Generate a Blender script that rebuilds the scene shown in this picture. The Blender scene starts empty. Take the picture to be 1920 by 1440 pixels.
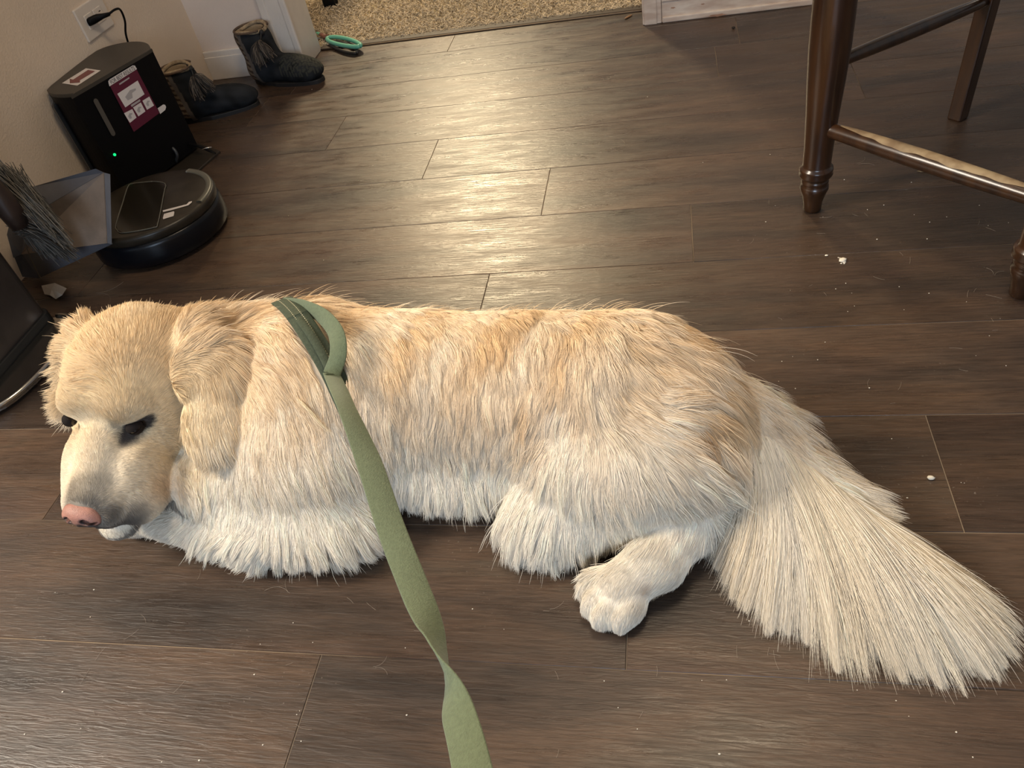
import bpy, bmesh, math, random
import numpy as np
from mathutils import Vector, Matrix
from mathutils.bvhtree import BVHTree
from mathutils.kdtree import KDTree

S = bpy.context.scene
COL = S.collection
random.seed(7)
rng = np.random.default_rng(7)

# ------------------------------------------------------------------ camera
CAM_H = 0.78
FOC = 1456.56
ROT = np.array([[0.97720644, 0.13383974, -0.16478619],
                [-0.02533529, -0.69715481, -0.71647282],
                [-0.21077402, 0.70431676, -0.67787330]])      # rows: camera right, down, forward
cam_d = bpy.data.cameras.new('camera')
cam = bpy.data.objects.new('camera', cam_d)
COL.objects.link(cam)
S.camera = cam
cam_d.sensor_width = 36.0
cam_d.lens = 36.0 * FOC / 1920.0
cam_d.clip_start = 0.02
_m = Matrix.Identity(4)
for _i in range(3):
    _m[_i][0] = ROT[0][_i]
    _m[_i][1] = -ROT[1][_i]
    _m[_i][2] = -ROT[2][_i]
_m[2][3] = CAM_H
cam.matrix_world = _m

# ------------------------------------------------------------------ view, world, lights
S.view_settings.view_transform = 'Standard'
S.view_settings.look = 'None'
S.view_settings.exposure = 0.0
S.view_settings.gamma = 1.0
S.view_settings.use_curve_mapping = False
S.cycles.max_bounces = 6
S.cycles.diffuse_bounces = 4
S.cycles.use_denoising = True

W = bpy.data.worlds.new('world')
S.world = W
W.use_nodes = True
W.node_tree.nodes['Background'].inputs[0].default_value = (0.88, 0.85, 0.84, 1)
W.node_tree.nodes['Background'].inputs[1].default_value = 0.24


def area(name, loc, target, sx, sy, power, color, spread=None):
    d = bpy.data.lights.new(name, 'AREA')
    d.shape = 'RECTANGLE'
    d.size, d.size_y = sx, sy
    d.energy = power
    d.color = color
    if spread:
        d.spread = spread
    o = bpy.data.objects.new(name, d)
    COL.objects.link(o)
    o.location = loc
    o.rotation_euler = (Vector(target) - Vector(loc)).to_track_quat('-Z', 'Y').to_euler()
    return o


# bright warm light from the next room on the left, past the end of the left wall
area('left_room_light', (-2.3, 0.02, 1.80), (-0.2, 0.75, 0.1), 0.9, 0.9, 80, (1.0, 0.89, 0.74))
# daylight from a window behind the photographer
area('window_light', (0.1, -2.2, 1.15), (-0.2, 0.8, 0.1), 1.2, 1.0, 36, (0.62, 0.79, 1.0))
# warm ceiling lamp in this room
area('kitchen_ceiling_lamp', (0.1, 0.9, 2.38), (0.1, 0.9, 0), 0.5, 0.5, 17, (1.0, 0.80, 0.56))
# warm ceiling lamp in the carpeted room beyond the opening
area('living_room_ceiling_lamp', (-1.35, 4.9, 2.36), (-0.9, 2.6, 0), 0.4, 0.4, 140, (1.0, 0.80, 0.50))


# ------------------------------------------------------------------ helpers
def P(u, v, z=0.0):
    """point at height z that a measured photo point stands at"""
    d = np.array([(u - 960) / FOC, (v - 720) / FOC, 1.0]) @ ROT
    q = d / (-d[2]) * (CAM_H - z)
    return np.array([q[0], q[1], z])


def ray(u, v):
    d = np.array([(u - 960) / FOC, (v - 720) / FOC, 1.0]) @ ROT
    return d / np.linalg.norm(d)


def onX(u, v, X):
    d = ray(u, v)
    return np.array([0, 0, CAM_H]) + d * (X / d[0])


def onY(u, v, Y):
    d = ray(u, v)
    return np.array([0, 0, CAM_H]) + d * (Y / d[1])


def mat(name, color=(0.5, 0.5, 0.5), rough=0.5, metal=0.0, spec=0.5, var=0.0, vscale=20.0, bump=0.0, bscale=60.0,
        stretch=(1, 1, 1), color2=None, emit=None, coat=0.0, sheen=0.0):
    m = bpy.data.materials.new(name)
    m.use_nodes = True
    nt = m.node_tree
    b = nt.nodes['Principled BSDF']
    b.inputs['Base Color'].default_value = (*color, 1)
    b.inputs['Roughness'].default_value = rough
    b.inputs['Metallic'].default_value = metal
    b.inputs['Specular IOR Level'].default_value = spec
    b.inputs['Coat Weight'].default_value = coat
    b.inputs['Sheen Weight'].default_value = sheen
    tc = nt.nodes.new('ShaderNodeTexCoord')
    mp = nt.nodes.new('ShaderNodeMapping')
    mp.inputs['Scale'].default_value = stretch
    nt.links.new(tc.outputs['Object'], mp.inputs['Vector'])
    if var > 0 or color2:
        n = nt.nodes.new('ShaderNodeTexNoise')
        n.inputs['Scale'].default_value = vscale
        n.inputs['Detail'].default_value = 6
        nt.links.new(mp.outputs[0], n.inputs['Vector'])
        r = nt.nodes.new('ShaderNodeValToRGB')
        c2 = color2 or tuple(max(0, c * (1 - var)) for c in color)
        c1 = color if color2 else tuple(min(1, c * (1 + var)) for c in color)
        r.color_ramp.elements[0].position = 0.35
        r.color_ramp.elements[1].position = 0.65
        r.color_ramp.elements[0].color = (*c2, 1)
        r.color_ramp.elements[1].color = (*c1, 1)
        nt.links.new(n.outputs['Fac'], r.inputs[0])
        nt.links.new(r.outputs[0], b.inputs['Base Color'])
    if bump > 0:
        n = nt.nodes.new('ShaderNodeTexNoise')
        n.inputs['Scale'].default_value = bscale
        n.inputs['Detail'].default_value = 4
        nt.links.new(mp.outputs[0], n.inputs['Vector'])
        bp = nt.nodes.new('ShaderNodeBump')
        bp.inputs['Strength'].default_value = 1.0
        bp.inputs['Distance'].default_value = bump
        nt.links.new(n.outputs['Fac'], bp.inputs['Height'])
        nt.links.new(bp.outputs[0], b.inputs['Normal'])
    if emit:
        b.inputs['Emission Color'].default_value = (*emit[0], 1)
        b.inputs['Emission Strength'].default_value = emit[1]
    return m


def tag(o, label=None, cat=None, group=None, kind=None):
    if label:
        o['label'] = label
    if cat:
        o['category'] = cat
    if group:
        o['group'] = group
    if kind:
        o['kind'] = kind
    return o


def link(o, parent=None):
    COL.objects.link(o)
    if parent is not None:
        o.parent = parent
        bpy.context.view_layer.update()
        o.matrix_parent_inverse = parent.matrix_world.inverted()
    return o


def empty(name, loc, label, cat, group=None):
    o = bpy.data.objects.new(name, None)
    COL.objects.link(o)
    o.location = [float(c) for c in loc]
    o.empty_display_size = 0.05
    tag(o, label, cat, group)
    bpy.context.view_layer.update()
    return o


def mesh(name, verts, faces, m, parent=None, smooth=True):
    me = bpy.data.meshes.new(name)
    me.from_pydata([tuple(map(float, v)) for v in verts], [], [tuple(map(int, f)) for f in faces])
    me.update()
    if smooth:
        me.polygons.foreach_set('use_smooth', [True] * len(me.polygons))
    if m:
        me.materials.append(m)
    return link(bpy.data.objects.new(name, me), parent)


def bm_obj(name, bm, m, parent=None, smooth=False, autosmooth=True):
    bmesh.ops.recalc_face_normals(bm, faces=bm.faces)
    me = bpy.data.meshes.new(name)
    bm.to_mesh(me)
    bm.free()
    if m:
        me.materials.append(m)
    if smooth:
        me.polygons.foreach_set('use_smooth', [True] * len(me.polygons))
    return link(bpy.data.objects.new(name, me), parent)


def add_box(bm, lo, hi, bevel=0.0, seg=2, mtx=None):
    lo = Vector([float(a) for a in lo])
    hi = Vector([float(a) for a in hi])
    r = bmesh.ops.create_cube(bm, size=1)
    vs = r['verts']
    for v in vs:
        v.co = Vector(((lo[i] + hi[i]) / 2 + v.co[i] * (hi[i] - lo[i]) for i in range(3)))
    if bevel > 0:
        es = list({e for v in vs for e in v.link_edges})
        rr = bmesh.ops.bevel(bm, geom=es, offset=bevel, segments=seg, profile=0.5, affect='EDGES')
        vs = list({v for f in rr['faces'] for v in f.verts} | {v for v in vs if v.is_valid})
    if mtx is not None:
        bmesh.ops.transform(bm, matrix=mtx, verts=[v for v in vs if v.is_valid])
    return vs


def box_obj(name, lo, hi, m, parent=None, bevel=0.0, seg=2, mtx=None):
    bm = bmesh.new()
    add_box(bm, lo, hi, bevel, seg, mtx)
    return bm_obj(name, bm, m, parent, smooth=False)


def resample(pts, n):
    """Catmull-Rom through pts, n samples"""
    p = np.array(pts, float)
    p = np.vstack([2 * p[0] - p[1], p, 2 * p[-1] - p[-2]])
    k = len(p) - 3
    out = []
    for t in np.linspace(0, k, n):
        i = min(int(t), k - 1)
        s = t - i
        a, b, c, d = p[i], p[i + 1], p[i + 2], p[i + 3]
        out.append(0.5 * ((2 * b) + (c - a) * s + (2 * a - 5 * b + 4 * c - d) * s * s + (3 * b - a - 3 * c + d) * s ** 3))
    return np.array(out)


def tube_geo(pts, rad, seg=12, flat=1.0, up=None):
    pts = np.array(pts, float)
    n = len(pts)
    rad = np.broadcast_to(np.array(rad, float), (n,))
    T = np.gradient(pts, axis=0)
    T /= np.linalg.norm(T, axis=1)[:, None] + 1e-12
    nrm = np.array(up if up is not None else ([0, 0, 1] if abs(T[0][2]) < .9 else [1, 0, 0]), float)
    V, F = [], []
    for i in range(n):
        nrm = nrm - T[i] * (nrm @ T[i])
        nrm /= np.linalg.norm(nrm) + 1e-12
        b = np.cross(T[i], nrm)
        for j in range(seg):
            a = 2 * math.pi * j / seg
            V.append(pts[i] + rad[i] * (math.cos(a) * nrm * flat + math.sin(a) * b))
    for i in range(n - 1):
        for j in range(seg):
            k = (j + 1) % seg
            F.append((i * seg + j, i * seg + k, (i + 1) * seg + k, (i + 1) * seg + j))
    F.append(tuple(range(seg - 1, -1, -1)))
    F.append(tuple(range((n - 1) * seg, n * seg)))
    return V, F


def tube(name, pts, rad, m, parent=None, seg=12, flat=1.0, up=None):
    V, F = tube_geo(pts, rad, seg, flat, up)
    return mesh(name, V, F, m, parent)


def lathe_geo(prof, seg=32, base=(0, 0, 0), axis=None):
    V, F = [], []
    ax = Vector(axis).normalized() if axis is not None else Vector((0, 0, 1))
    q = Vector((0, 0, 1)).rotation_difference(ax)
    for r, z in prof:
        for j in range(seg):
            a = 2 * math.pi * j / seg
            V.append(Vector(base) + q @ Vector((r * math.cos(a), r * math.sin(a), z)))
    n = len(prof)
    for i in range(n - 1):
        for j in range(seg):
            k = (j + 1) % seg
            F.append((i * seg + j, i * seg + k, (i + 1) * seg + k, (i + 1) * seg + j))
    F.append(tuple(range(seg - 1, -1, -1)))
    F.append(tuple(range((n - 1) * seg, n * seg)))
    return V, F


def lathe(name, prof, m, parent=None, seg=32, base=(0, 0, 0), axis=None):
    V, F = lathe_geo(prof, seg, base, axis)
    return mesh(name, V, F, m, parent)


def prism(name, poly, z0, z1, m, parent=None, bevel=0.0, seg=3, smooth=False):
    bm = bmesh.new()
    vs = [bm.verts.new((float(p[0]), float(p[1]), z0)) for p in poly]
    f = bm.faces.new(vs)
    r = bmesh.ops.extrude_face_region(bm, geom=[f])
    for g in r['geom']:
        if isinstance(g, bmesh.types.BMVert):
            g.co.z = z1
    if bevel > 0:
        es = [e for e in bm.edges if abs(e.verts[0].co.z - z1) < 1e-6 and abs(e.verts[1].co.z - z1) < 1e-6]
        bmesh.ops.bevel(bm, geom=es, offset=bevel, segments=seg, profile=0.5, affect='EDGES')
    return bm_obj(name, bm, m, parent, smooth)


def unit(a):
    a = np.array(a, float)
    return a / np.linalg.norm(a)


# ---- implicit surfaces: smooth unions of ellipsoids and tapered capsules turned into one skin
class SDF:
    def __init__(self, lo, hi, h):
        self.lo = np.array(lo, float)
        self.h = h
        self.n = np.ceil((np.array(hi, float) - self.lo) / h).astype(int) + 1
        self.d = np.full(self.n, 0.2, np.float32)

    def _block(self, c0, c1):
        a = np.clip(np.floor((c0 - self.lo) / self.h).astype(int), 0, self.n - 1)
        b = np.clip(np.ceil((c1 - self.lo) / self.h).astype(int) + 1, 1, self.n)
        if (b <= a).any():
            return None, None
        ax = [self.lo[i] + self.h * np.arange(a[i], b[i]) for i in range(3)]
        X, Y, Z = np.meshgrid(*ax, indexing='ij')
        return (slice(a[0], b[0]), slice(a[1], b[1]), slice(a[2], b[2])), np.stack([X, Y, Z], -1)

    def _mix(self, sl, d, k, mode):
        o = self.d[sl]
        if mode == 'add':
            hh = np.clip(0.5 + 0.5 * (o - d) / k, 0, 1)
            self.d[sl] = o * (1 - hh) + d * hh - k * hh * (1 - hh)
        else:
            hh = np.clip(0.5 - 0.5 * (o + d) / k, 0, 1)
            self.d[sl] = o * (1 - hh) - d * hh + k * hh * (1 - hh)

    def ell(self, c, r, rot=None, k=0.02, mode='add'):
        c = np.array(c, float)
        r = np.array(r, float)
        m = r.max() + 2.5 * k + 0.03
        sl, G = self._block(c - m, c + m)
        if sl is None:
            return
        q = G - c
        if rot is not None:
            q = q @ np.array(rot, float).T      # rows of rot are the local axes
        k0 = np.linalg.norm(q / r, axis=-1)
        k1 = np.linalg.norm(q / (r * r), axis=-1)
        d = k0 * (k0 - 1) / np.maximum(k1, 1e-9)
        self._mix(sl, d, k, mode)

    def cap(self, a, b, ra, rb, k=0.02, mode='add'):
        a = np.array(a, float)
        b = np.array(b, float)
        m = max(ra, rb) + 2.5 * k + 0.03
        sl, G = self._block(np.minimum(a, b) - m, np.maximum(a, b) + m)
        if sl is None:
            return
        ab = b - a
        t = np.clip(((G - a) @ ab) / (ab @ ab), 0, 1)
        d = np.linalg.norm(G - a - t[..., None] * ab, axis=-1) - (ra + (rb - ra) * t)
        self._mix(sl, d, k, mode)

    def plane_floor(self, z):
        Z = self.lo[2] + self.h * np.arange(self.n[2])
        self.d = np.maximum(self.d, (z - Z)[None, None, :])

    def net(self, smooth=2):
        d = self.d.astype(np.float64)
        ins = d < 0
        nx, ny, nz = d.shape
        cs = [(i, j, k) for i in (0, 1) for j in (0, 1) for k in (0, 1)]
        cor = [d[i:nx - 1 + i, j:ny - 1 + j, k:nz - 1 + k] for i, j, k in cs]
        si = [c < 0 for c in cor]
        cnt = sum(s.astype(int) for s in si)
        act = (cnt > 0) & (cnt < 8)
        idx = np.full(act.shape, -1, int)
        idx[act] = np.arange(act.sum())
        pos = np.zeros((act.sum(), 3))
        w = np.zeros(act.sum())
        cv = [c[act] for c in cor]
        for a in range(8):
            for b in range(a + 1, 8):
                df = np.abs(np.array(cs[a]) - np.array(cs[b])).sum()
                if df != 1:
                    continue
                m = (cv[a] < 0) != (cv[b] < 0)
                t = np.where(m, cv[a] / np.where(m, cv[a] - cv[b], 1), 0)
                p = np.array(cs[a])[None] + t[:, None] * (np.array(cs[b]) - np.array(cs[a]))[None]
                pos += np.where(m[:, None], p, 0)
                w += m
        pos /= w[:, None]
        pos += np.argwhere(act)
        V = self.lo + self.h * pos
        F = []
        for ax in range(3):
            o = [0, 0, 0]
            o[ax] = 1
            A = ins[:nx - o[0], :ny - o[1], :nz - o[2]]
            B = ins[o[0]:, o[1]:, o[2]:]
            for flip, M in ((False, A & ~B), (True, ~A & B)):
                q = np.argwhere(M)
                u, v = [(1, 2), (2, 0), (0, 1)][ax]
                q = q[(q[:, u] > 0) & (q[:, v] > 0) & (q[:, u] < self.n[u] - 1) & (q[:, v] < self.n[v] - 1)]
                e = np.eye(3, dtype=int)
                c = [q - e[u] - e[v], q - e[v], q, q - e[u]]
                f = np.stack([idx[x[:, 0], x[:, 1], x[:, 2]] for x in c], 1)
                f = f[(f >= 0).all(1)]
                F.append(f[:, ::-1] if flip else f)
        F = np.vstack(F)
        for _ in range(smooth):
            acc = np.zeros_like(V)
            c = np.zeros(len(V))
            for a, b in ((0, 1), (1, 2), (2, 3), (3, 0)):
                np.add.at(acc, F[:, a], V[F[:, b]])
                np.add.at(c, F[:, a], 1)
                np.add.at(acc, F[:, b], V[F[:, a]])
                np.add.at(c, F[:, b], 1)
            V = 0.5 * V + 0.5 * acc / c[:, None]
        return V, F


def np_mesh(name, V, F, m, parent=None):
    me = bpy.data.meshes.new(name)
    me.vertices.add(len(V))
    me.vertices.foreach_set('co', V.astype(np.float32).ravel())
    k = F.shape[1]
    me.loops.add(len(F) * k)
    me.loops.foreach_set('vertex_index', F.astype(np.int32).ravel())
    me.polygons.add(len(F))
    me.polygons.foreach_set('loop_start', np.arange(0, len(F) * k, k, dtype=np.int32))
    me.polygons.foreach_set('use_smooth', np.ones(len(F), bool))
    me.update(calc_edges=True)
    me.validate()
    if m:
        me.materials.append(m)
    return link(bpy.data.objects.new(name, me), parent)


def hair(name, strands_pos, rad, col, m, parent=None):
    """strands_pos (n,k,3), rad (n,k), col (n,3)"""
    n, k, _ = strands_pos.shape
    hc = bpy.data.hair_curves.new(name)
    hc.add_curves([k] * n)
    hc.position_data.foreach_set('vector', strands_pos.astype(np.float32).ravel())
    a = hc.attributes.get('radius') or hc.attributes.new('radius', 'FLOAT', 'POINT')
    a.data.foreach_set('value', rad.astype(np.float32).ravel())
    c = hc.attributes.new('tint', 'FLOAT_COLOR', 'CURVE')
    cc = np.ones((n, 4), np.float32)
    cc[:, :3] = col
    c.data.foreach_set('color', cc.ravel())
    hc.materials.append(m)
    return link(bpy.data.objects.new(name, hc), parent)


def noise3(p, f, seed):
    r = np.random.default_rng(seed)
    o = np.zeros(len(p))
    for i in range(7):
        k = r.normal(size=3)
        k = k / np.linalg.norm(k) * f * r.uniform(0.6, 1.7)
        o += np.sin(p @ k + r.uniform(0, 6.28))
    return o / 2.7


# ------------------------------------------------------------------ the room
PW = 0.17854            # plank width
PO = 0.3774             # y of a long seam
PL = 1.196              # plank length
XW = -1.344             # face of the left wall
YB = 2.168              # face of the far wall
YJ = 2.292              # carpet side of the far wall


def plank_material():
    m = bpy.data.materials.new('dark_wood_planks')
    m.use_nodes = True
    nt = m.node_tree
    N, L = nt.nodes, nt.links
    b = N['Principled BSDF']
    at = N.new('ShaderNodeAttribute')
    at.attribute_name = 'plank'
    tc = N.new('ShaderNodeTexCoord')
    add = N.new('ShaderNodeVectorMath')
    add.operation = 'MULTIPLY_ADD'
    L.new(at.outputs['Color'], add.inputs[0])
    add.inputs[1].default_value = (37.0, 11.0, 5.0)
    L.new(tc.outputs['Object'], add.inputs[2])

    def noise(scale, st, detail=5, rough=0.55, dist=0.0):
        mp = N.new('ShaderNodeMapping')
        mp.inputs['Scale'].default_value = st
        L.new(add.outputs[0], mp.inputs['Vector'])
        n = N.new('ShaderNodeTexNoise')
        n.inputs['Scale'].default_value = scale
        n.inputs['Detail'].default_value = detail
        n.inputs['Roughness'].default_value = rough
        n.inputs['Distortion'].default_value = dist
        L.new(mp.outputs[0], n.inputs['Vector'])
        return n.outputs['Fac']

    def ramp(src, stops):
        r = N.new('ShaderNodeValToRGB')
        e = r.color_ramp.elements
        while len(e) < len(stops):
            e.new(0.5)
        for i, (p, c) in enumerate(stops):
            e[i].position = p
            e[i].color = (*c, 1)
        L.new(src, r.inputs[0])
        return r.outputs[0]

    def mix(a, c, f, mode='MIX'):
        x = N.new('ShaderNodeMix')
        x.data_type = 'RGBA'
        x.blend_type = mode
        for s, v in ((6, a), (7, c), (0, f)):
            if isinstance(v, bpy.types.NodeSocket):
                L.new(v, x.inputs[s])
            else:
                x.inputs[s].default_value = v if not isinstance(v, tuple) else (*v, 1)
        return x.outputs[2]

    broad = noise(3.0, (0.7, 3.2, 1), 4, 0.6, 0.6)
    col = ramp(broad, [(0.30, (0.040, 0.030, 0.027)), (0.46, (0.070, 0.048, 0.039)), (0.60, (0.100, 0.064, 0.047)), (0.74, (0.088, 0.068, 0.055))])
    red = noise(2.2, (0.8, 5.0, 1), 3, 0.5)
    col = mix(col, (0.105, 0.060, 0.045), ramp(red, [(0.5, (0, 0, 0)), (0.75, (0.6, 0.6, 0.6))]))
    grain = noise(22, (0.9, 16.0, 1), 7, 0.68, 0.5)
    g = ramp(grain, [(0.33, (0.45, 0.45, 0.45)), (0.55, (1, 1, 1)), (0.75, (1.35, 1.3, 1.25))])
    col = mix(col, g, 0.75, 'MULTIPLY')
    fine = noise(110, (0.5, 9.0, 1), 3, 0.6)
    col = mix(col, ramp(fine, [(0.35, (0.7, 0.7, 0.7)), (0.65, (1.15, 1.15, 1.15))]), 0.45, 'MULTIPLY')
    kn = noise(5.0, (0.9, 4.0, 1), 5, 0.6, 1.2)
    col = mix(col, (0.020, 0.017, 0.018), ramp(kn, [(0.69, (0, 0, 0)), (0.76, (0.85, 0.85, 0.85))]))
    col = mix(col, (0.95, 0.92, 0.82), 1.0, 'MULTIPLY')
    # per plank brightness
    sep = N.new('ShaderNodeSeparateColor')
    L.new(at.outputs['Color'], sep.inputs[0])
    pb = N.new('ShaderNodeMapRange')
    pb.inputs[3].default_value = 0.82
    pb.inputs[4].default_value = 1.22
    L.new(sep.outputs[2], pb.inputs[0])
    col = mix(col, pb.outputs[0], 1.0, 'MULTIPLY')
    # thin dust and scuffs
    dn = N.new('ShaderNodeTexNoise')
    dn.inputs['Scale'].default_value = 230
    dn.inputs['Detail'].default_value = 2
    L.new(tc.outputs['Object'], dn.inputs['Vector'])
    dz = N.new('ShaderNodeTexNoise')
    dz.inputs['Scale'].default_value = 5.0
    dz.inputs['Detail'].default_value = 3
    L.new(tc.outputs['Object'], dz.inputs['Vector'])
    d1 = ramp(dn.outputs['Fac'], [(0.66, (0, 0, 0)), (0.76, (1, 1, 1))])
    d2 = ramp(dz.outputs['Fac'], [(0.50, (0, 0, 0)), (0.68, (0.5, 0.5, 0.5))])
    d = mix(d1, d2, 1.0, 'MULTIPLY')
    col = mix(col, (0.28, 0.24, 0.20), d)
    L.new(col, b.inputs['Base Color'])
    rr = N.new('ShaderNodeMapRange')
    rr.inputs[1].default_value = 0.3
    rr.inputs[2].default_value = 0.7
    rr.inputs[3].default_value = 0.23
    rr.inputs[4].default_value = 0.42
    L.new(noise(9, (1, 5, 1), 5, 0.6), rr.inputs[0])
    L.new(rr.outputs[0], b.inputs['Roughness'])
    b.inputs['Specular IOR Level'].default_value = 0.5
    emb = noise(30, (1.0, 9.0, 1), 5, 0.6, 1.0)
    bp = N.new('ShaderNodeBump')
    bp.inputs['Strength'].default_value = 0.36
    bp.inputs['Distance'].default_value = 0.0016
    L.new(emb, bp.inputs['Height'])
    L.new(bp.outputs[0], b.inputs['Normal'])
    return m


def build_floor():
    starts = {0: -0.062, -1: -0.404, 1: 0.303, 3: -0.321, 4: 0.028, 5: -0.249, 6: -0.527, 8: 0.105, 7: 0.388}
    V, F, C = [], [], []
    gap, bv, dz = 0.0005, 0.0006, 0.0008
    for k in range(-16, 11):
        y0, y1 = PO + k * PW, PO + (k + 1) * PW
        if k == 10:
            y1 = YJ + 0.02
        s = starts.get(k, (k * 0.417) % PL)
        x = s - math.ceil((s + 3.6) / PL) * PL
        while x < 3.0:
            a, b = max(x, -2.6), x + PL
            x += PL
            if b <= -2.55:
                continue
            r = (random.random(), random.random(), random.random())
            xs = [a + gap, a + gap + bv, b - gap - bv, b - gap]
            ys = [y0 + gap, y0 + gap + bv, y1 - gap - bv, y1 - gap]
            i = len(V)
            V += [(xs[1], ys[1], 0), (xs[2], ys[1], 0), (xs[2], ys[2], 0), (xs[1], ys[2], 0),
                  (xs[0], ys[0], -dz), (xs[3], ys[0], -dz), (xs[3], ys[3], -dz), (xs[0], ys[3], -dz)]
            F += [(i, i + 1, i + 2, i + 3), (i + 4, i + 5, i + 1, i), (i + 5, i + 6, i + 2, i + 1), (i + 6, i + 7, i + 3, i + 2), (i + 7, i + 4, i, i + 3)]
            C += [r] * 5
    nb = len(F)
    i = len(V)
    V += [(-2.6, PO - 16 * PW, -0.0009), (3, PO - 16 * PW, -0.0009), (3, YJ + 0.02, -0.0009), (-2.6, YJ + 0.02, -0.0009)]
    F.append((i, i + 1, i + 2, i + 3))
    o = mesh('floor', V, F, plank_material(), smooth=False)
    gm = mat('seam_dust', (0.34, 0.26, 0.18), 0.9, color2=(0.035, 0.025, 0.02), vscale=4)
    o.data.materials.append(gm)
    o.data.polygons[nb].material_index = 1
    at = o.data.color_attributes.new('plank', 'FLOAT_COLOR', 'CORNER')
    for p in o.data.polygons:
        c = C[p.index] if p.index < nb else (0, 0, 0)
        for li in p.loop_indices:
            at.data[li].color = (*c, 1)
    tag(o, kind='structure')
    return o


build_floor()

M_wall = mat('orange_peel_wall_paint', (0.75, 0.62, 0.49), 0.75, var=0.04, vscale=4, bump=0.0010, bscale=210)
M_wall2 = mat('far_wall_paint', (0.74, 0.63, 0.55), 0.75, var=0.03, vscale=4, bump=0.0010, bscale=190)
M_trim = mat('white_trim_paint', (0.72, 0.66, 0.60), 0.45, var=0.05, vscale=14, bump=0.0006, bscale=120)
M_oldtrim = mat('chipped_white_trim', (0.74, 0.64, 0.55), 0.5, color2=(0.55, 0.42, 0.34), vscale=22, stretch=(0.6, 1, 2.5), bump=0.0006, bscale=90)
M_chip = mat('bare_wood_under_paint', (0.36, 0.20, 0.13), 0.7, var=0.2)
M_ceil = mat('ceiling_paint', (0.75, 0.73, 0.70), 0.9)


def struct(o):
    o['kind'] = 'structure'
    return o


struct(box_obj('wall_left', (XW - 0.12, 0.72, 0), (XW, YB, 2.44), M_wall))
XO0, XO1 = -1.040, -0.072
bm = bmesh.new()
add_box(bm, (XW - 0.12, YB, 0), (XO0 - 0.012, YJ, 2.44))
add_box(bm, (XO0 - 0.012, YB, 2.06), (XO1 + 0.012, YJ, 2.44))
struct(bm_obj('wall_far', bm, M_wall2))
struct(box_obj('wall_right', (XO1 + 0.012, 2.196, 0), (0.358, YJ, 2.44), M_wall2))
struct(box_obj('ceiling', (-3.6, -2.4, 2.44), (3.0, 7.0, 2.5), M_ceil))
# baseboard with a stepped profile
bm = bmesh.new()
add_box(bm, (XW + 0.0, YB - 0.012, 0), (-1.115, YB, 0.066), 0.002)
add_box(bm, (XW + 0.0, YB - 0.009, 0.064), (-1.115, YB, 0.082), 0.003)
struct(bm_obj('baseboard_far', bm, M_trim))
# door casing (front), jamb lining
bm = bmesh.new()
add_box(bm, (-1.118, YB - 0.017, 0), (-1.094, YB, 2.12), 0.004, 3)
add_box(bm, (-1.096, YB - 0.012, 0), (-1.052, YB, 2.12), 0.003, 3)
add_box(bm, (-1.056, YB - 0.015, 0), (-1.036, YB, 2.12), 0.005, 3)
struct(bm_obj('trim_1', bm, M_trim))
struct(box_obj('trim_2', (XO0 - 0.014, YB - 0.001, 0), (XO0, YJ + 0.006, 2.06), M_trim, bevel=0.0015))
# trim at the right side of the opening
bm = bmesh.new()
add_box(bm, (XO1, 2.182, 0), (XO1 + 0.050, YJ + 0.004, 2.06), 0.002)
add_box(bm, (XO1 + 0.004, 2.178, 0), (XO1 + 0.038, 2.184, 2.06), 0.002)
struct(bm_obj('trim_3', bm, M_oldtrim))
bm = bmesh.new()
add_box(bm, (XO1 + 0.051, 2.184, 0), (0.362, 2.197, 0.120), 0.002)
add_box(bm, (XO1 + 0.051, 2.178, 0), (0.362, 2.186, 0.016), 0.004, 3)
add_box(bm, (XO1 + 0.051, 2.181, 0.052), (0.362, 2.186, 0.066), 0.003)
bb = struct(bm_obj('baseboard_right', bm, M_oldtrim))
for (u0, v0, w, h) in ((1262, 15, 0.012, 0.004), (1318, 8, 0.010, 0.003), (1345, 28, 0.045, 0.006)):
    c = onY(u0, v0, 2.1825)
    bm = bmesh.new()
    bmesh.ops.create_circle(bm, cap_ends=True, radius=1, segments=14)
    for v in bm.verts:
        a = 1 + 0.25 * math.sin(v.co.x * 9 + v.co.y * 5)
        v.co = Vector((c[0] + v.co.x * w * 0.5 * a, (2.1838 if v0 < 20 else 2.1779) , max(0.004, c[2]) + v.co.y * h * 0.5 * a))
    q = bm_obj('paint_chip', bm, M_chip, bb)

# carpet room
M_carpet = mat('beige_carpet', (0.50, 0.42, 0.28), 0.95, var=0.35, vscale=160, bump=0.006, bscale=220)
M_pile = bpy.data.materials.new('carpet_pile')
M_pile.use_nodes = True
_b = M_pile.node_tree.nodes['Principled BSDF']
_a = M_pile.node_tree.nodes.new('ShaderNodeAttribute')
_a.attribute_name = 'tint'
M_pile.node_tree.links.new(_a.outputs['Color'], _b.inputs['Base Color'])
_b.inputs['Roughness'].default_value = 0.9
_b.inputs['Specular IOR Level'].default_value = 0.1
struct(box_obj('floor_far', (-3.5, YJ + 0.02, -0.03), (3.0, 7.0, -0.012), M_carpet))
cp = mesh('carpet', [(-3.5, YJ + 0.024, -0.004), (3.0, YJ + 0.024, -0.004), (3.0, 7, -0.004), (-3.5, 7, -0.004)], [(0, 1, 2, 3)], M_carpet, smooth=False)
tag(cp, 'beige shag carpet in the next room beyond the doorway', 'carpet', kind='stuff')
n = 30000
x = rng.uniform(-1.9, 0.1, n)
y = YJ + 0.028 + rng.uniform(0, 1, n) ** 1.4 * 0.75
base = np.stack([x, y, np.full(n, -0.004)], 1)
ang = rng.uniform(0, 2 * np.pi, n)
ln = rng.uniform(0.010, 0.018, n)
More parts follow.
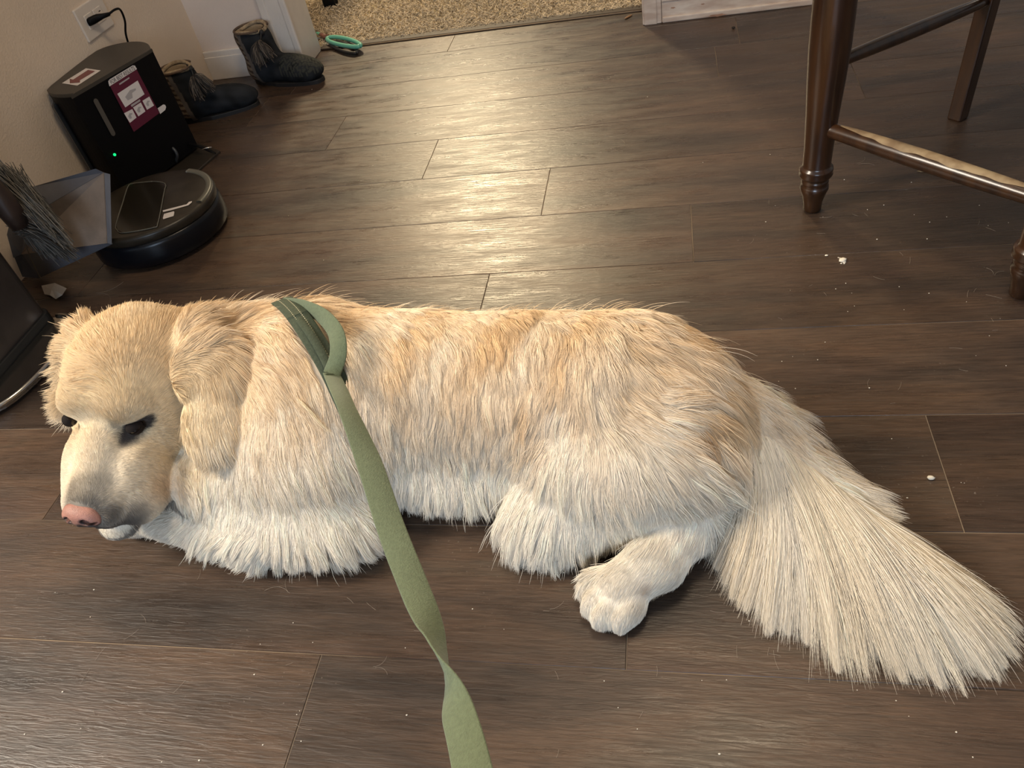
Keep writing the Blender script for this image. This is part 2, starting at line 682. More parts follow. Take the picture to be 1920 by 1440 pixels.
tip = np.stack([np.cos(ang) * ln * 0.75, np.sin(ang) * ln * 0.75, ln * 0.75], 1)
st = np.stack([base, base + tip * [.25, .25, .7], base + tip], 1)
rd = np.tile(np.array([0.0013, 0.0015, 0.0011]), (n, 1))
cl = np.array([0.62, 0.52, 0.38])[None] * rng.uniform(0.55, 1.35, n)[:, None]
tag(hair('carpet_pile', st, rd, cl, M_pile, cp), kind='stuff')
M_strip = mat('brown_threshold', (0.040, 0.023, 0.015), 0.55, metal=0.0, spec=0.3, var=0.2, vscale=30, stretch=(0.3, 5, 5))
M_brass = mat('threshold_edge_metal', (0.20, 0.14, 0.09), 0.45, metal=0.5)
bm = bmesh.new()
add_box(bm, (XO0, YJ - 0.002, 0.0), (XO1, YJ + 0.030, 0.006), 0.0028, 3)
t = struct(bm_obj('trim_4', bm, M_strip))
bm = bmesh.new()
add_box(bm, (XO0 + .12, YJ - 0.0045, 0.0), (XO1, YJ + 0.0005, 0.0042), 0.0012, 2)
bm_obj('metal_edge', bm, M_brass, t)
# ------------------------------------------------------------------ chair
M_wood = mat('dark_walnut_varnish', (0.050, 0.020, 0.007), 0.30, spec=0.5, color2=(0.018, 0.007, 0.0035), vscale=9, stretch=(6, 6, 0.7), coat=0.4)
M_worn = mat('worn_bare_wood', (0.36, 0.27, 0.16), 0.6, color2=(0.20, 0.13, 0.07), vscale=40, stretch=(1, 1, 1))
CA, CB, CC, CD = (.231, 1.226), (.478, .967), (.530, 1.508), (.777, 1.249)
chair = empty('wooden_chair', (0.504, 1.2375, 0), 'dark varnished wooden chair with turned front legs standing on the planks', 'chair')
prof = [(.0120, 0), (.0150, .003), (.0158, .018), (.0200, .034), (.0232, .043), (.0225, .049), (.0192, .052), (.0222, .0555), (.0215, .060), (.0192, .0625),
        (.0250, .066), (.0272, .070), (.0250, .0745), (.0272, .0785), (.0262, .082), (.0230, .084), (.0222, .088), (.0228, .120), (.0250, .170), (.0284, .230), (.0305, .280), (.0308, .320), (.0300, .370), (.0270, .430), (.0240, .50)]
prof = [(0.0001, 0)] + prof + [(0.0001, .50)]
for c in (CA, CB):
    o = lathe('leg', prof, M_wood, chair, 40, (c[0], c[1], 0))
fd_, sd_ = unit([.247, -.259, 0]), unit([.30, .28, 0])
for c in (CC, CD):
    m4 = Matrix.Translation((c[0], c[1], 0)) @ Matrix(((fd_[0], sd_[0], 0, 0), (fd_[1], sd_[1], 0, 0), (0, 0, 1, 0), (0, 0, 0, 1)))
    bm = bmesh.new()
    vs = add_box(bm, (-.017, -.014, 0), (.017, .014, 1.0), 0.003, 2)
    for v in bm.verts:
        if v.co.z < 0.30:
            k = 0.75 + 0.25 * v.co.z / 0.30
            v.co.x *= k
        v.co.y += 0.10 * max(0, v.co.z - 0.45)
    bmesh.ops.transform(bm, matrix=m4, verts=bm.verts)
    bm_obj('leg', bm, M_wood, chair)


def stretcher(a, b, za, zb, r, name='stretcher', flat=1.0, ext=0.0):
    a = np.array([a[0], a[1], za])
    b = np.array([b[0], b[1], zb])
    n = 24
    pts = [a + (b - a) * t for t in np.linspace(0, 1, n)]
    rad = [r * (0.78 + 0.22 * math.sin(math.pi * t)) for t in np.linspace(0, 1, n)]
    return tube(name, pts, rad, M_wood, chair, 20, flat)


fs_ = stretcher(CA, CB, .152, .150, .0145)
# strip on top rubbed down to bare wood
V, F = [], []
n = 40
for i in range(n):
    t = 0.10 + 0.80 * i / (n - 1)
    p = np.array([CA[0] + (CB[0] - CA[0]) * t, CA[1] + (CB[1] - CA[1]) * t, .152 - .002 * t])
    r_ = .0145 * (0.78 + 0.22 * math.sin(math.pi * t)) + 0.0006
    wob = 1 + 0.12 * math.sin(i * 0.55) + 0.07 * math.sin(i * 1.3)
    for a in np.linspace(-0.75, 0.55, 7):
        aa = a * (wob if abs(a) > 0.3 else 1) * min(1.0, 4 * t - 0.2, 4.2 * (1 - t) + .1)
        V.append(p + r_ * (math.cos(aa) * np.array([0, 0, 1.0]) + math.sin(aa) * sd_))
for i in range(n - 1):
    for j in range(6):
        F.append((i * 7 + j, (i + 1) * 7 + j, (i + 1) * 7 + j + 1, i * 7 + j + 1))
mesh('worn_patch', V, F, M_worn, fs_)
stretcher(CA, CC, .250, .212, .0115)
stretcher(CB, CD, .250, .212, .0115)
stretcher(CC, CD, .235, .235, .0105)
ctr = np.array([0.504, 1.2375])
poly = []
for a in np.linspace(0, 2 * math.pi, 40, endpoint=False):
    ca, sa = math.cos(a), math.sin(a)
    ex = 0.235 * abs(ca) ** 0.6 * (1 if ca > 0 else -1)
    ey = 0.235 * abs(sa) ** 0.6 * (1 if sa > 0 else -1)
    q = ctr + ex * fd_[:2] + ey * sd_[:2]
    poly.append(q)
prism('seat', poly, .500, .528, M_wood, chair, 0.008)
for h in (.70, .82, .94):
    a = np.array([CC[0], CC[1]]) + sd_[:2] * 0.10 * (h - .45)
    b = np.array([CD[0], CD[1]]) + sd_[:2] * 0.10 * (h - .45)
    pts = [np.array([*(a + (b - a) * t + sd_[:2] * 0.02 * math.sin(math.pi * t)), h]) for t in np.linspace(0, 1, 14)]
    V, F = tube_geo(pts, 0.022, 12, 1.0, up=(0, 0, 1))
    V = [np.array(v) for v in V]
    mesh('back_slat', V, F, M_wood, chair)

# ------------------------------------------------------------------ outlet, plug and cord
M_plate = mat('white_outlet_plastic', (0.70, 0.62, 0.54), 0.35, spec=0.5)
M_slot = mat('dark_slot', (0.02, 0.015, 0.012), 0.8)
M_black = mat('black_plastic', (0.003, 0.003, 0.0035), 0.5, spec=0.15, bump=0.0002, bscale=900)
M_blacksoft = mat('black_satin_lid', (0.045, 0.038, 0.029), 0.45, var=0.1, vscale=25, bump=0.00015, bscale=1500)
ol = empty('wall_outlet', (XW, 1.778, 0.3145), 'white duplex wall outlet on the beige left wall', 'outlet')
box_obj('cover_plate', (XW - 0.001, 1.719, 0.278), (XW + 0.0055, 1.837, 0.351), M_plate, ol, 0.0028, 3)
for yc in (1.7585, 1.7975):
    r_ = box_obj('receptacle', (XW + 0.004, yc - 0.0165, 0.2985), (XW + 0.0072, yc + 0.0165, 0.3305), M_plate, ol, 0.0012, 2)
    bm = bmesh.new()
    for dz in (-0.0065, 0.0065):
        add_box(bm, (XW + 0.0068, yc + 0.002, 0.3145 + dz - 0.001), (XW + 0.0075, yc + 0.0095, 0.3145 + dz + 0.001))
    add_box(bm, (XW + 0.0068, yc - 0.0095, 0.3122), (XW + 0.0075, yc - 0.005, 0.3168), 0.0008)
    bm_obj('slots', bm, M_slot, r_)
pl = empty('power_cord', (XW + 0.008, 1.7585, 0.3145), 'black plug and power cord from the outlet down behind the dock', 'cord')
bm = bmesh.new()
prof2 = [(0.0085, 0.0125, 0.009), (0.016, 0.0125, 0.009), (0.022, 0.0095, 0.0085), (0.034, 0.0055, 0.0058), (0.050, 0.0040, 0.0040)]
pc = np.array([XW, 1.752, 0.3150])
V, F = [], []
for i, (dx, hy, hz) in enumerate(prof2):
    sh = 0.010 * i * 0.9
    for j in range(16):
        a = 2 * math.pi * j / 16
        cy, cz = abs(math.cos(a)) ** .7 * (1 if math.cos(a) > 0 else -1), abs(math.sin(a)) ** .7 * (1 if math.sin(a) > 0 else -1)
        V.append(pc + np.array([dx, hy * cy + sh * 0.6, hz * cz + 0.001 * i]))
for i in range(len(prof2) - 1):
    for j in range(16):
        k = (j + 1) % 16
        F.append((i * 16 + j, i * 16 + k, (i + 1) * 16 + k, (i + 1) * 16 + j))
F += [tuple(range(15, -1, -1)), tuple(range((len(prof2) - 1) * 16, len(prof2) * 16))]
mesh('plug', V, F, M_black, pl)
c0 = pc + np.array([0.048, 0.0215, 0.004])
cord = resample([c0, c0 + [0.012, 0.016, 0.004], c0 + [0.010, 0.036, -0.004], c0 + [-0.006, 0.055, -0.035], (XW + 0.022, 1.835, 0.250), (XW + 0.012, 1.838, 0.20), (XW + 0.010, 1.83, 0.10), (XW + 0.010, 1.81, 0.006)], 50)
tube('cord', cord, 0.0026, M_black, pl, 10)

# ------------------------------------------------------------------ auto-empty dock
M_maroon = mat('maroon_print', (0.105, 0.010, 0.030), 0.45)
M_white = mat('white_sticker', (0.72, 0.66, 0.62), 0.5)
M_print = mat('grey_print', (0.42, 0.38, 0.37), 0.6)
M_text = mat('black_lettering', (0.02, 0.015, 0.015), 0.6)
M_led = mat('green_status_light', (0.05, 0.9, 0.4), 0.3, emit=((0.0, 0.85, 0.20), 1.3))
M_slotbar = mat('smoky_window', (0.085, 0.075, 0.062), 0.35)
M_back = mat('grey_window_sheen', (0.035, 0.040, 0.048), 0.35)  # window light reflected on the dock's back shell, put into the blue-grey colour
dock = empty('robot_vacuum_dock', (-1.25, 1.62, 0), 'tall black robot vacuum emptying dock with maroon sticker against the left wall', 'vacuum dock')
fp = [(-1.342, 1.530), (-1.322, 1.493), (-1.298, 1.477), (-1.270, 1.469), (-1.244, 1.4675), (-1.2385, 1.472), (-1.1745, 1.672), (-1.1755, 1.692), (-1.186, 1.712), (-1.204, 1.733), (-1.232, 1.752), (-1.271, 1.762), (-1.312, 1.755), (-1.336, 1.735), (-1.342, 1.700)]
_c = resample([np.array([*p, 0.0]) for p in fp[-3:] + fp + fp[:3]], 20 * 3 + 1)
fp3 = [p[:2] for p in _c[9:9 + 15 * 3]]
cfp = np.mean(fp3, axis=0)
prism('body', [cfp + (p - cfp) * 0.985 for p in fp3], 0.012, 0.2505, M_black, dock, 0.0)
prism('lid', [cfp + (p - cfp) * 0.990 for p in fp3], 0.2495, 0.257, M_blacksoft, dock, 0.0014, 2)
prism('back_shell', [(-1.3435, 1.735), (-1.3435, 1.520), (-1.330, 1.488), (-1.318, 1.480), (-1.318, 1.735)], 0.0, 0.232, M_back, dock, 0.006)
F1, F2 = np.array([-1.2385, 1.472, 0]), np.array([-1.1745, 1.672, 0])
fdir = unit(F2 - F1)
fn = np.cross(fdir, [0, 0, 1.0])
F1 = F1 + fn * 0.0006


def on_front(u, v, off=0.0008):
    d = ray(u, v)
    o = np.array([0, 0, CAM_H])
    p0 = F1 + fn * off
    t = ((p0 - o) @ fn) / (d @ fn)
    return o + d * t


def decal(name, px, m, parent, off, fl=on_front):
    V = [fl(u, v, off) for u, v in px]
    return mesh(name, V, [tuple(range(len(V)))], m, parent, smooth=False)


stk = decal('instruction_sticker', [(205.5, 160), (256, 130), (299, 212), (251, 247.4)], M_maroon, dock, 0.0008)
decal('sticker_header', [(203.5, 156), (203, 152), (206, 148.5), (249, 122.5), (253, 123), (256.8, 129.5), (205.2, 162)], M_white, stk, 0.0012)
for q in ([(220, 176), (258, 151), (271, 176.7), (235, 201.5)], [(232.6, 212.4), (248, 204.4), (256, 220.4), (243.6, 230.6)], [(249.4, 201.5), (264, 192), (272.7, 208.8), (259.6, 218.2)], [(267, 189), (280, 181), (288.8, 197.8), (275.6, 205.9)]):
    pw = decal('picture_panel', q, M_white, stk, 0.0012)
    c = np.mean(np.array(q), axis=0)
    e1 = (np.array(q[1]) - np.array(q[0])) * 0.28
    e2 = (np.array(q[3]) - np.array(q[0])) * 0.25
    decal('line_drawing', [c - e1 - e2 * .2, c + e1 * .1 - e2, c + e1 - e2 * .6, c + e1 * .9 - e2 * .2, c + e1 * .2 - e2 * .1, c - e1 * .1 + e2, c - e1 * .9 + e2 * .9], M_print, pw, 0.0015)
decal('sticker_band', [(223, 157), (242, 144.5), (243, 147), (224.5, 159.5)], M_print, stk, 0.0012)
decal('sticker_band', [(245, 197), (262, 186), (263.5, 189.5), (247, 200.5)], M_print, stk, 0.0012)
decal('small_tab_sticker', [(295.5, 203), (306, 195.8), (309.5, 196.5), (311.5, 200.5), (310, 206), (300.5, 213.8)], M_white, dock, 0.0008)
# header lettering
fc = bpy.data.curves.new('lettering', 'FONT')
fc.body = 'FOR BEST RESULTS'
fc.align_x = 'CENTER'
fc.align_y = 'CENTER'
fc.size = 1.0
fc.extrude = 0.0
fo = bpy.data.objects.new('tmp_text', fc)
COL.objects.link(fo)
bpy.context.view_layer.update()
tm = bpy.data.meshes.new_from_object(fo.evaluated_get(bpy.context.evaluated_depsgraph_get()))
COL.objects.unlink(fo)
bpy.data.objects.remove(fo)
ta, tb = on_front(207.5, 155.0, 0.0016), on_front(252.0, 127.5, 0.0016)
wv0 = max(v.co.x for v in tm.vertices) - min(v.co.x for v in tm.vertices)
sc_ = np.linalg.norm(tb - ta) / wv0
ex_ = unit(tb - ta)
ey_ = np.cross(fn, ex_)
for v in tm.vertices:
    p = (ta + tb) / 2 + ex_ * v.co.x * sc_ + ey_ * (v.co.y * sc_ * 1.35)
    v.co = Vector(p)
tm.materials.clear()
tm.materials.append(M_text)
tm.name = 'lettering'
link(bpy.data.objects.new('lettering', tm), stk)
# smoky slot window, status light
sl = [on_front(u, v, 0.001) for u, v in ((180, 190), (212, 250))]
ax_ = unit(sl[1] - sl[0])
sd2 = np.cross(fn, ax_)
V = []
for i, c in enumerate(sl):
    for a in np.linspace(0, math.pi, 9):
        s1 = -1 if i == 0 else 1
        V.append(c + sd2 * 0.0058 * math.cos(a) * s1 + ax_ * 0.0058 * math.sin(a) * s1)
mesh('window_slot', V, [tuple(range(len(V)))], M_slotbar, dock, smooth=False)
lc = on_front(215, 290, 0.0)
bm = bmesh.new()
bmesh.ops.create_uvsphere(bm, u_segments=14, v_segments=8, radius=0.0032)
bmesh.ops.translate(bm, verts=bm.verts, vec=Vector(lc))
bm_obj('status_light', bm, M_led, dock, smooth=True)
# base tray that the robot drives onto, carry loop and strap
M_tray = mat('brown_black_ramp', (0.030, 0.024, 0.018), 0.4)
tray = [(P(u, v)[0], P(u, v)[1]) for u, v in ((414, 286), (374, 322), (330, 348))] + [(-1.245, 1.50), (-1.18, 1.69), (-1.205, 1.735)]
prism('base_tray', tray, 0.0, 0.006, M_tray, dock, 0.002)
hl = [P(290, 306, 0.012), P(292, 292, 0.030), P(305, 280, 0.046), P(322, 277, 0.046), P(332, 290, 0.030), P(330, 304, 0.012)]
tube('carry_loop', resample(hl, 24), 0.0038, M_back, dock, 10)
st_ = resample([P(352, 270, 0.03), P(372, 274, 0.028), P(392, 282, 0.018), P(405, 288, 0.010)], 14)
tube('side_strap', st_, [0.005] * 10 + [0.0045, 0.004, 0.003, 0.002], M_black, dock, 8, 0.5)
M_steel = mat('brushed_steel', (0.55, 0.53, 0.50), 0.25, metal=1.0, bump=0.0001, bscale=300)
tube('strap_buckle', [P(378, 280, 0.030), P(390, 277, 0.028), P(397, 276.5, 0.026)], [0.0012, 0.0018, 0.0022], M_steel, dock, 8)


def on_top(u, v, off=0.0006):
    return P(u, v, 0.257 + off)


ts = decal('arrow_sticker', [(116, 156), (145, 160.5), (189, 132), (161, 128)], M_white, dock, 0.0005, on_top)
decal('arrow_print', [(131, 156), (150, 154.5), (149.5, 150.5), (178, 133.5), (165, 131), (137, 149.2), (130.5, 147.5)], mat('dusty_red_print', (0.19, 0.055, 0.050), 0.5), ts, 0.0009, on_top)

# ------------------------------------------------------------------ robot vacuum
VC = np.array([-1.070, 1.300, 0.0])
M_gloss = mat('dusty_black_gloss', (0.024, 0.019, 0.013), 0.36, var=0.3, vscale=40, spec=0.4)
M_bump = mat('blue_black_bumper', (0.004, 0.005, 0.008), 0.28, spec=0.35)
M_rim = mat('olive_grey_rim', (0.13, 0.125, 0.10), 0.35)
vac = empty('robot_vacuum', VC, 'round black robot vacuum with dusty lid on the floor in front of the dock', 'robot vacuum')
lathe('bumper', [(0.110, 0.006), (0.134, 0.007), (0.1395, 0.012), (0.1405, 0.030), (0.1395, 0.050), (0.137, 0.058), (0.133, 0.060), (0.001, 0.060)], M_bump, vac, 72, VC)
lathe('wheel_housing', [(0.001, 0.0), (0.030, 0.0), (0.112, 0.004), (0.112, 0.010), (0.001, 0.010)], M_black, vac, 32, VC)
lathe('top_shell', [(0.001, 0.058), (0.135, 0.058), (0.138, 0.064), (0.1385, 0.074), (0.1365, 0.079), (0.130, 0.0805), (0.001, 0.0810)], M_gloss, vac, 72, VC)
# raised rim arc
V, F = [], []
a0, a1 = math.radians(-8), math.radians(75)
n = 30
for i in range(n):
    a = a0 + (a1 - a0) * i / (n - 1)
    for r_, z_ in ((0.1345, 0.0796), (0.1345, 0.0828), (0.1310, 0.0836), (0.1225, 0.0834), (0.1215, 0.0808), (0.1215, 0.079)):
        V.append(VC + np.array([r_ * math.cos(a), r_ * math.sin(a), z_]))
for i in range(n - 1):
    for j in range(5):
        F.append((i * 6 + j, i * 6 + j + 1, (i + 1) * 6 + j + 1, (i + 1) * 6 + j))
F += [(0, 1, 2, 3, 4, 5), tuple((n - 1) * 6 + k for k in (5, 4, 3, 2, 1, 0))]
mesh('rim_segment', V, F, M_rim, vac)
pp = [P(u, v, 0.081)[:2] for u, v in ((287, 341), (303, 342.5), (311, 348), (308, 362), (297, 418), (287, 428), (232, 437.5), (220, 432), (218, 422), (230, 383), (240, 352), (250, 345))]
prism('bin_lid', pp, 0.0800, 0.0822, mat('glossy_dust_bin_lid', (0.016, 0.013, 0.009), 0.18, spec=0.45), vac, 0.0012)
cpp = np.mean(np.array(pp), axis=0)
V, F = [], []
ppr = resample([*[np.array([*p, 0.0823]) for p in pp], np.array([*pp[0], 0.0823])], 80)
tube('lid_ridge', ppr, 0.0011, M_rim, vac, 6)


def on_vac(u, v, off=0.0006):
    return P(u, v, 0.0812 + off)


decal('logo_strip', [(305, 394.5), (320, 390.5), (350, 383), (354, 378.5), (360, 377), (359.5, 379.5), (353, 385), (321, 394), (306, 397.5)], M_white, vac, 0.0004, on_vac)
decal('label', [(307.5, 401), (326, 396), (327, 398), (325.5, 405), (306, 411), (305.5, 408.5)], M_white, vac, 0.0004, on_vac)

# ------------------------------------------------------------------ boots
M_boot = mat('charcoal_felt', (0.020, 0.022, 0.024), 0.95, spec=0.15, bump=0.0015, bscale=500)
_bn = M_boot.node_tree
_at = _bn.nodes.new('ShaderNodeAttribute')
_at.attribute_name = 'tint'
_bn.links.new(_at.outputs['Color'], _bn.nodes['Principled BSDF'].inputs['Base Color'])
M_sole = mat('black_rubber_sole', (0.012, 0.011, 0.011), 0.6)
M_fleece = mat('tan_fleece_lining', (0.36, 0.27, 0.17), 0.95, var=0.3, vscale=90, bump=0.003, bscale=250)
M_cordb = mat('brown_braided_cord', (0.11, 0.07, 0.045), 0.8, var=0.3, vscale=150)
M_tassel = bpy.data.materials.new('tassel_yarn')
M_tassel.use_nodes = True
_t = M_tassel.node_tree.nodes.new('ShaderNodeAttribute')
_t.attribute_name = 'tint'
M_tassel.node_tree.links.new(_t.outputs['Color'], M_tassel.node_tree.nodes['Principled BSDF'].inputs['Base Color'])
M_tassel.node_tree.nodes['Principled BSDF'].inputs['Roughness'].default_value = 0.9


def boot(heel, toe, label, pattern, seed):
    heel, toe = np.array([*heel, 0.0]), np.array([*toe, 0.0])
    d = unit(toe - heel)
    L_ = np.linalg.norm(toe - heel)
    sdv = np.array([-d[1], d[0], 0])
    k = L_ / 0.245
    root = empty('ankle_boot', heel + d * L_ * 0.4, label, 'boot', 'pair of ankle boots by the far wall')
    s = SDF((-0.02, -0.065, -0.002), (0.265, 0.065, 0.185), 0.0028)
    s.ell((0.196, 0, 0.032), (0.048, 0.040, 0.026), k=0.02)
    s.ell((0.130, 0, 0.040), (0.080, 0.041, 0.036), k=0.03)
    s.ell((0.050, 0, 0.036), (0.050, 0.036, 0.036), k=0.02)
    s.cap((0.055, 0, 0.050), (0.046, 0, 0.128), 0.040, 0.046, k=0.03)
    s.cap((0.075, 0, 0.060), (0.070, 0, 0.115), 0.034, 0.034, k=0.02)
    s.ell((0.052, 0, 0.172), (0.120, 0.08, 0.026), k=0.006, mode='sub')
    s.cap((0.050, 0, 0.095), (0.046, 0, 0.180), 0.030, 0.038, k=0.010, mode='sub')
    s.plane_floor(0.006)
    V, F = s.net(2)
    W_ = heel + (V[:, :1] * k) * d + V[:, 1:2] * sdv * k + np.array([0, 0, 1.0]) * V[:, 2:3] * k
    up = np_mesh('upper', W_, F, M_boot, root)
    x, y, z = V.T
    col = np.tile(np.array([0.022, 0.024, 0.027]), (len(V), 1)) * (1 + 0.3 * noise3(V, 200, seed))[:, None]
    knit = ((x < 0.048 - 0.10 * (z - 0.08)) & (z > 0.020) & (z < 0.145))
    zig = (np.sin(z * 420 + np.abs(y) * 260) > -0.1)
    kc = np.where(zig[:, None], np.array([0.20, 0.150, 0.105]), np.array([0.060, 0.040, 0.030]))
    stripe = (np.abs(x - (0.047 - 0.10 * (z - 0.08))) < 0.006) & (z < 0.145)
    col = np.where(knit[:, None], kc, col)
    col = np.where(stripe[:, None], np.array([0.13, 0.11, 0.095]), col)
    inner = (np.linalg.norm(V[:, :2] - np.array([0.048, 0]), axis=1) < 0.0375) & (z > 0.07)
    col = np.where(inner[:, None], np.array([0.36, 0.27, 0.17]), col)
    if pattern:
        pt = (x > 0.135) & (z > 0.030) & (np.abs(np.sin(x * 330 + 1.5 * np.sin(y * 300)) * np.cos(y * 260 + np.sin(x * 290))) > 0.35)
        col = np.where(pt[:, None], np.array([0.048, 0.050, 0.042]), col)
    c4 = np.ones((len(V), 4), np.float32)
    c4[:, :3] = np.clip(col, 0.004, 1)
    up.data.attributes.new('tint', 'FLOAT_COLOR', 'POINT').data.foreach_set('color', c4.ravel())

    def w(x_, y_, z_):
        return heel + d * x_ * k + sdv * y_ * k + np.array([0, 0, z_ * k])
    so = []
    for a in np.linspace(0, 2 * math.pi, 36, endpoint=False):
        xx = 0.121 + 0.117 * math.cos(a)
        hw = 0.0385 * abs(math.sin(a)) ** 0.75 * (1.0 if xx > 0.1 else 0.86) * (1 if math.sin(a) > 0 else -1)
        so.append(w(xx, hw, 0)[:2])
    prism('sole', so, 0.0, 0.011 * k, M_sole, root, 0.002)
    # rolled fleece at the top edge
    rim = [w(0.050 + 0.041 * math.cos(a) + 0.004, 0.041 * math.sin(a), 0.146 - 0.004 * math.cos(2 * a)) for a in np.linspace(0, 2 * math.pi, 41)]
    tube('fleece_rim', rim, 0.0050, M_fleece, root, 10)
    rc = [w(0.050 + 0.047 * math.cos(a) + 0.004, 0.046 * math.sin(a), 0.149) for a in np.linspace(0.5, 2 * math.pi - 0.5, 33)]
    tube('top_cord', rc, 0.0030, M_cordb, root, 8)
    # knot and tassel on the near side
    kp = w(0.098, -0.014, 0.140)
    bm = bmesh.new()
    bmesh.ops.create_icosphere(bm, subdivisions=2, radius=0.008)
    for v in bm.verts:
        v.co = Vector(kp) + v.co * (1 + 0.2 * math.sin(v.co.x * 900))
    bm_obj('knot', bm, M_sole, root, smooth=True)
    rg = np.random.default_rng(seed)
    n = 420
    tp_ = w(0.100, -0.030, 0.126)
    grp = rg.integers(0, 2, n)
    en = np.where(grp[:, None] == 0, w(0.098, -0.058, 0.074)[None], w(0.134, -0.052, 0.090)[None]) + rg.normal(size=(n, 3)) * 0.0060
    st = np.zeros((n, 6, 3))
    for i in range(6):
        t = i / 5
        st[:, i] = tp_ * (1 - t) + en * t + (np.array([0, 0, 0.018]) + sdv * -0.012) * math.sin(math.pi * t * 0.9) + rg.normal(size=(n, 3)) * 0.0016 * t
    cl = np.array([[0.15, 0.12, 0.095], [0.025, 0.02, 0.018], [0.07, 0.055, 0.042]])[rg.integers(0, 3, n)]
    hair('tassel', st, np.full((n, 6), 0.0009), cl, M_tassel, root)
    tube('tie_cord', resample([kp, w(0.100, -0.022, 0.137), tp_], 8), 0.0024, M_sole, root, 8)
    return root


boot((-1.185, 2.112), (-0.945, 2.052), 'dark ankle boot with patterned toe beside the white door casing', True, 3)
boot((-1.318, 1.872), (-1.100, 1.950), 'dark ankle boot with plain felt toe half hidden behind the dock', False, 4)

# ------------------------------------------------------------------ scissors on the threshold
M_mint = mat('mint_green_rubber', (0.16, 0.50, 0.36), 0.4)
M_brown = mat('rust_brown_pivot', (0.20, 0.075, 0.045), 0.55)
sc = empty('scissors', P(640, 84), 'scissors with mint green handles lying on the threshold beside the door casing', 'scissors')


def loop_pts(c, a, b, ang, z0, z1):
    r = []
    for t in np.linspace(0, 2 * math.pi, 37):
        x_, y_ = a * math.cos(t) * (1 + 0.10 * math.cos(t)), b * math.sin(t)
        r.append((c[0] + x_ * math.cos(ang) - y_ * math.sin(ang), c[1] + x_ * math.sin(ang) + y_ * math.cos(ang), z0 + (z1 - z0) * (0.5 + 0.5 * math.cos(t))))
    return r


sA, sB = P(612, 71, 0.012), P(674, 90, 0.012)
sv = sB - sA
sang = math.atan2(sv[1], sv[0])
slen = np.linalg.norm(sv)
hm = (sA + sB) / 2
tube('handle', loop_pts(hm, slen * 0.48, 0.020, sang, 0.014, 0.018), 0.0062, M_mint, sc, 12)
tube('handle', loop_pts(hm + np.array([0.004, -0.018, 0]), slen * 0.44, 0.018, sang - 0.10, 0.0055, 0.0075), 0.0048, mat('dark_handle_liner', (0.025, 0.022, 0.020), 0.5), sc, 12)
pv = sA - sv / slen * 0.012
tube('pivot_collar', [pv - sv / slen * 0.020 + [0, 0, 0.006], pv + sv / slen * 0.016 + [0, 0, 0.004]], [0.0075, 0.0095], M_brown, sc, 14, 0.6)
tube('handle_end', [pv - sv / slen * 0.042 + [0, 0, 0.008], pv - sv / slen * 0.020 + [0, 0, 0.006]], [0.0045, 0.0065], M_mint, sc, 12, 0.6)
tube('blade', [pv + [0.0, -0.012, -0.002], pv - sv / slen * 0.060 + [0, -0.012, -0.004]], [0.0045, 0.0020], M_steel, sc, 8, 0.35)

# ------------------------------------------------------------------ black furniture leg on the carpet
fl_ = empty('side_table', P(622, 12), 'black tapered furniture leg standing on the beige carpet', 'table')
c = P(621, 12)
bm = bmesh.new()
add_box(bm, (c[0] - .020, c[1] - .016, -0.004), (c[0] + .020, c[1] + .024, 0.46), 0.002)
bm_obj('leg', bm, M_black, fl_)
for dx, dy in ((-0.42, 0), (-0.42, 0.42), (0, 0.42)):
    bm = bmesh.new()
    add_box(bm, (c[0] + dx - .020, c[1] + dy - .016, -0.004), (c[0] + dx + .020, c[1] + dy + .024, 0.46), 0.002)
    bm_obj('leg', bm, M_black, fl_)
box_obj('top', (c[0] - 0.46, c[1] - 0.03, 0.455), (c[0] + 0.04, c[1] + 0.47, 0.485), M_black, fl_, 0.004)

# ------------------------------------------------------------------ trash can with step pedal
M_can = mat('dark_brushed_steel', (0.060, 0.050, 0.045), 0.38, metal=0.5, var=0.25, vscale=14, bump=0.0001, bscale=300)
can = empty('trash_can', (-1.25, 0.86, 0), 'dark metal step trash can with black base beside the dog, left of the dustpan', 'trash can')


def rrect(x0, x1, y0, y1, r, n=6):
    out = []
    for cx, cy, a0 in ((x1 - r, y1 - r, 0), (x0 + r, y1 - r, 90), (x0 + r, y0 + r, 180), (x1 - r, y0 + r, 270)):
        for i in range(n + 1):
            a = math.radians(a0 + 90 * i / n)
            out.append((cx + r * math.cos(a), cy + r * math.sin(a)))
    return out


prism('body', rrect(-1.338, -1.166, 0.70, 1.018, 0.020), 0.030, 0.56, M_can, can, 0.006)
prism('base', rrect(-1.336, -1.160, 0.698, 1.022, 0.022), 0.0, 0.031, mat('black_base_ring', (0.006, 0.006, 0.006), 0.6), can, 0.003)
prism('lid', rrect(-1.340, -1.164, 0.698, 1.020, 0.022), 0.56, 0.60, M_can, can, 0.010)
M_ped = mat('polished_steel', (0.62, 0.60, 0.56), 0.16, metal=1.0)
pd = [(-1.160, 0.760)]
for t in np.linspace(0, 1, 17):
    a = math.pi * t
    pd.append((-1.150 + 0.068 * math.sin(a) ** 0.75, 0.885 - 0.128 * math.cos(a)))
pd.append((-1.160, 1.010))
ped = prism('pedal', [pd[0]] + pd[1:] , 0.006, 0.016, M_ped, can, 0.004)
tube('pedal_rim', resample([np.array([p[0], p[1], 0.016]) for p in pd[1:-1]], 40), 0.0055, M_ped, ped, 12)

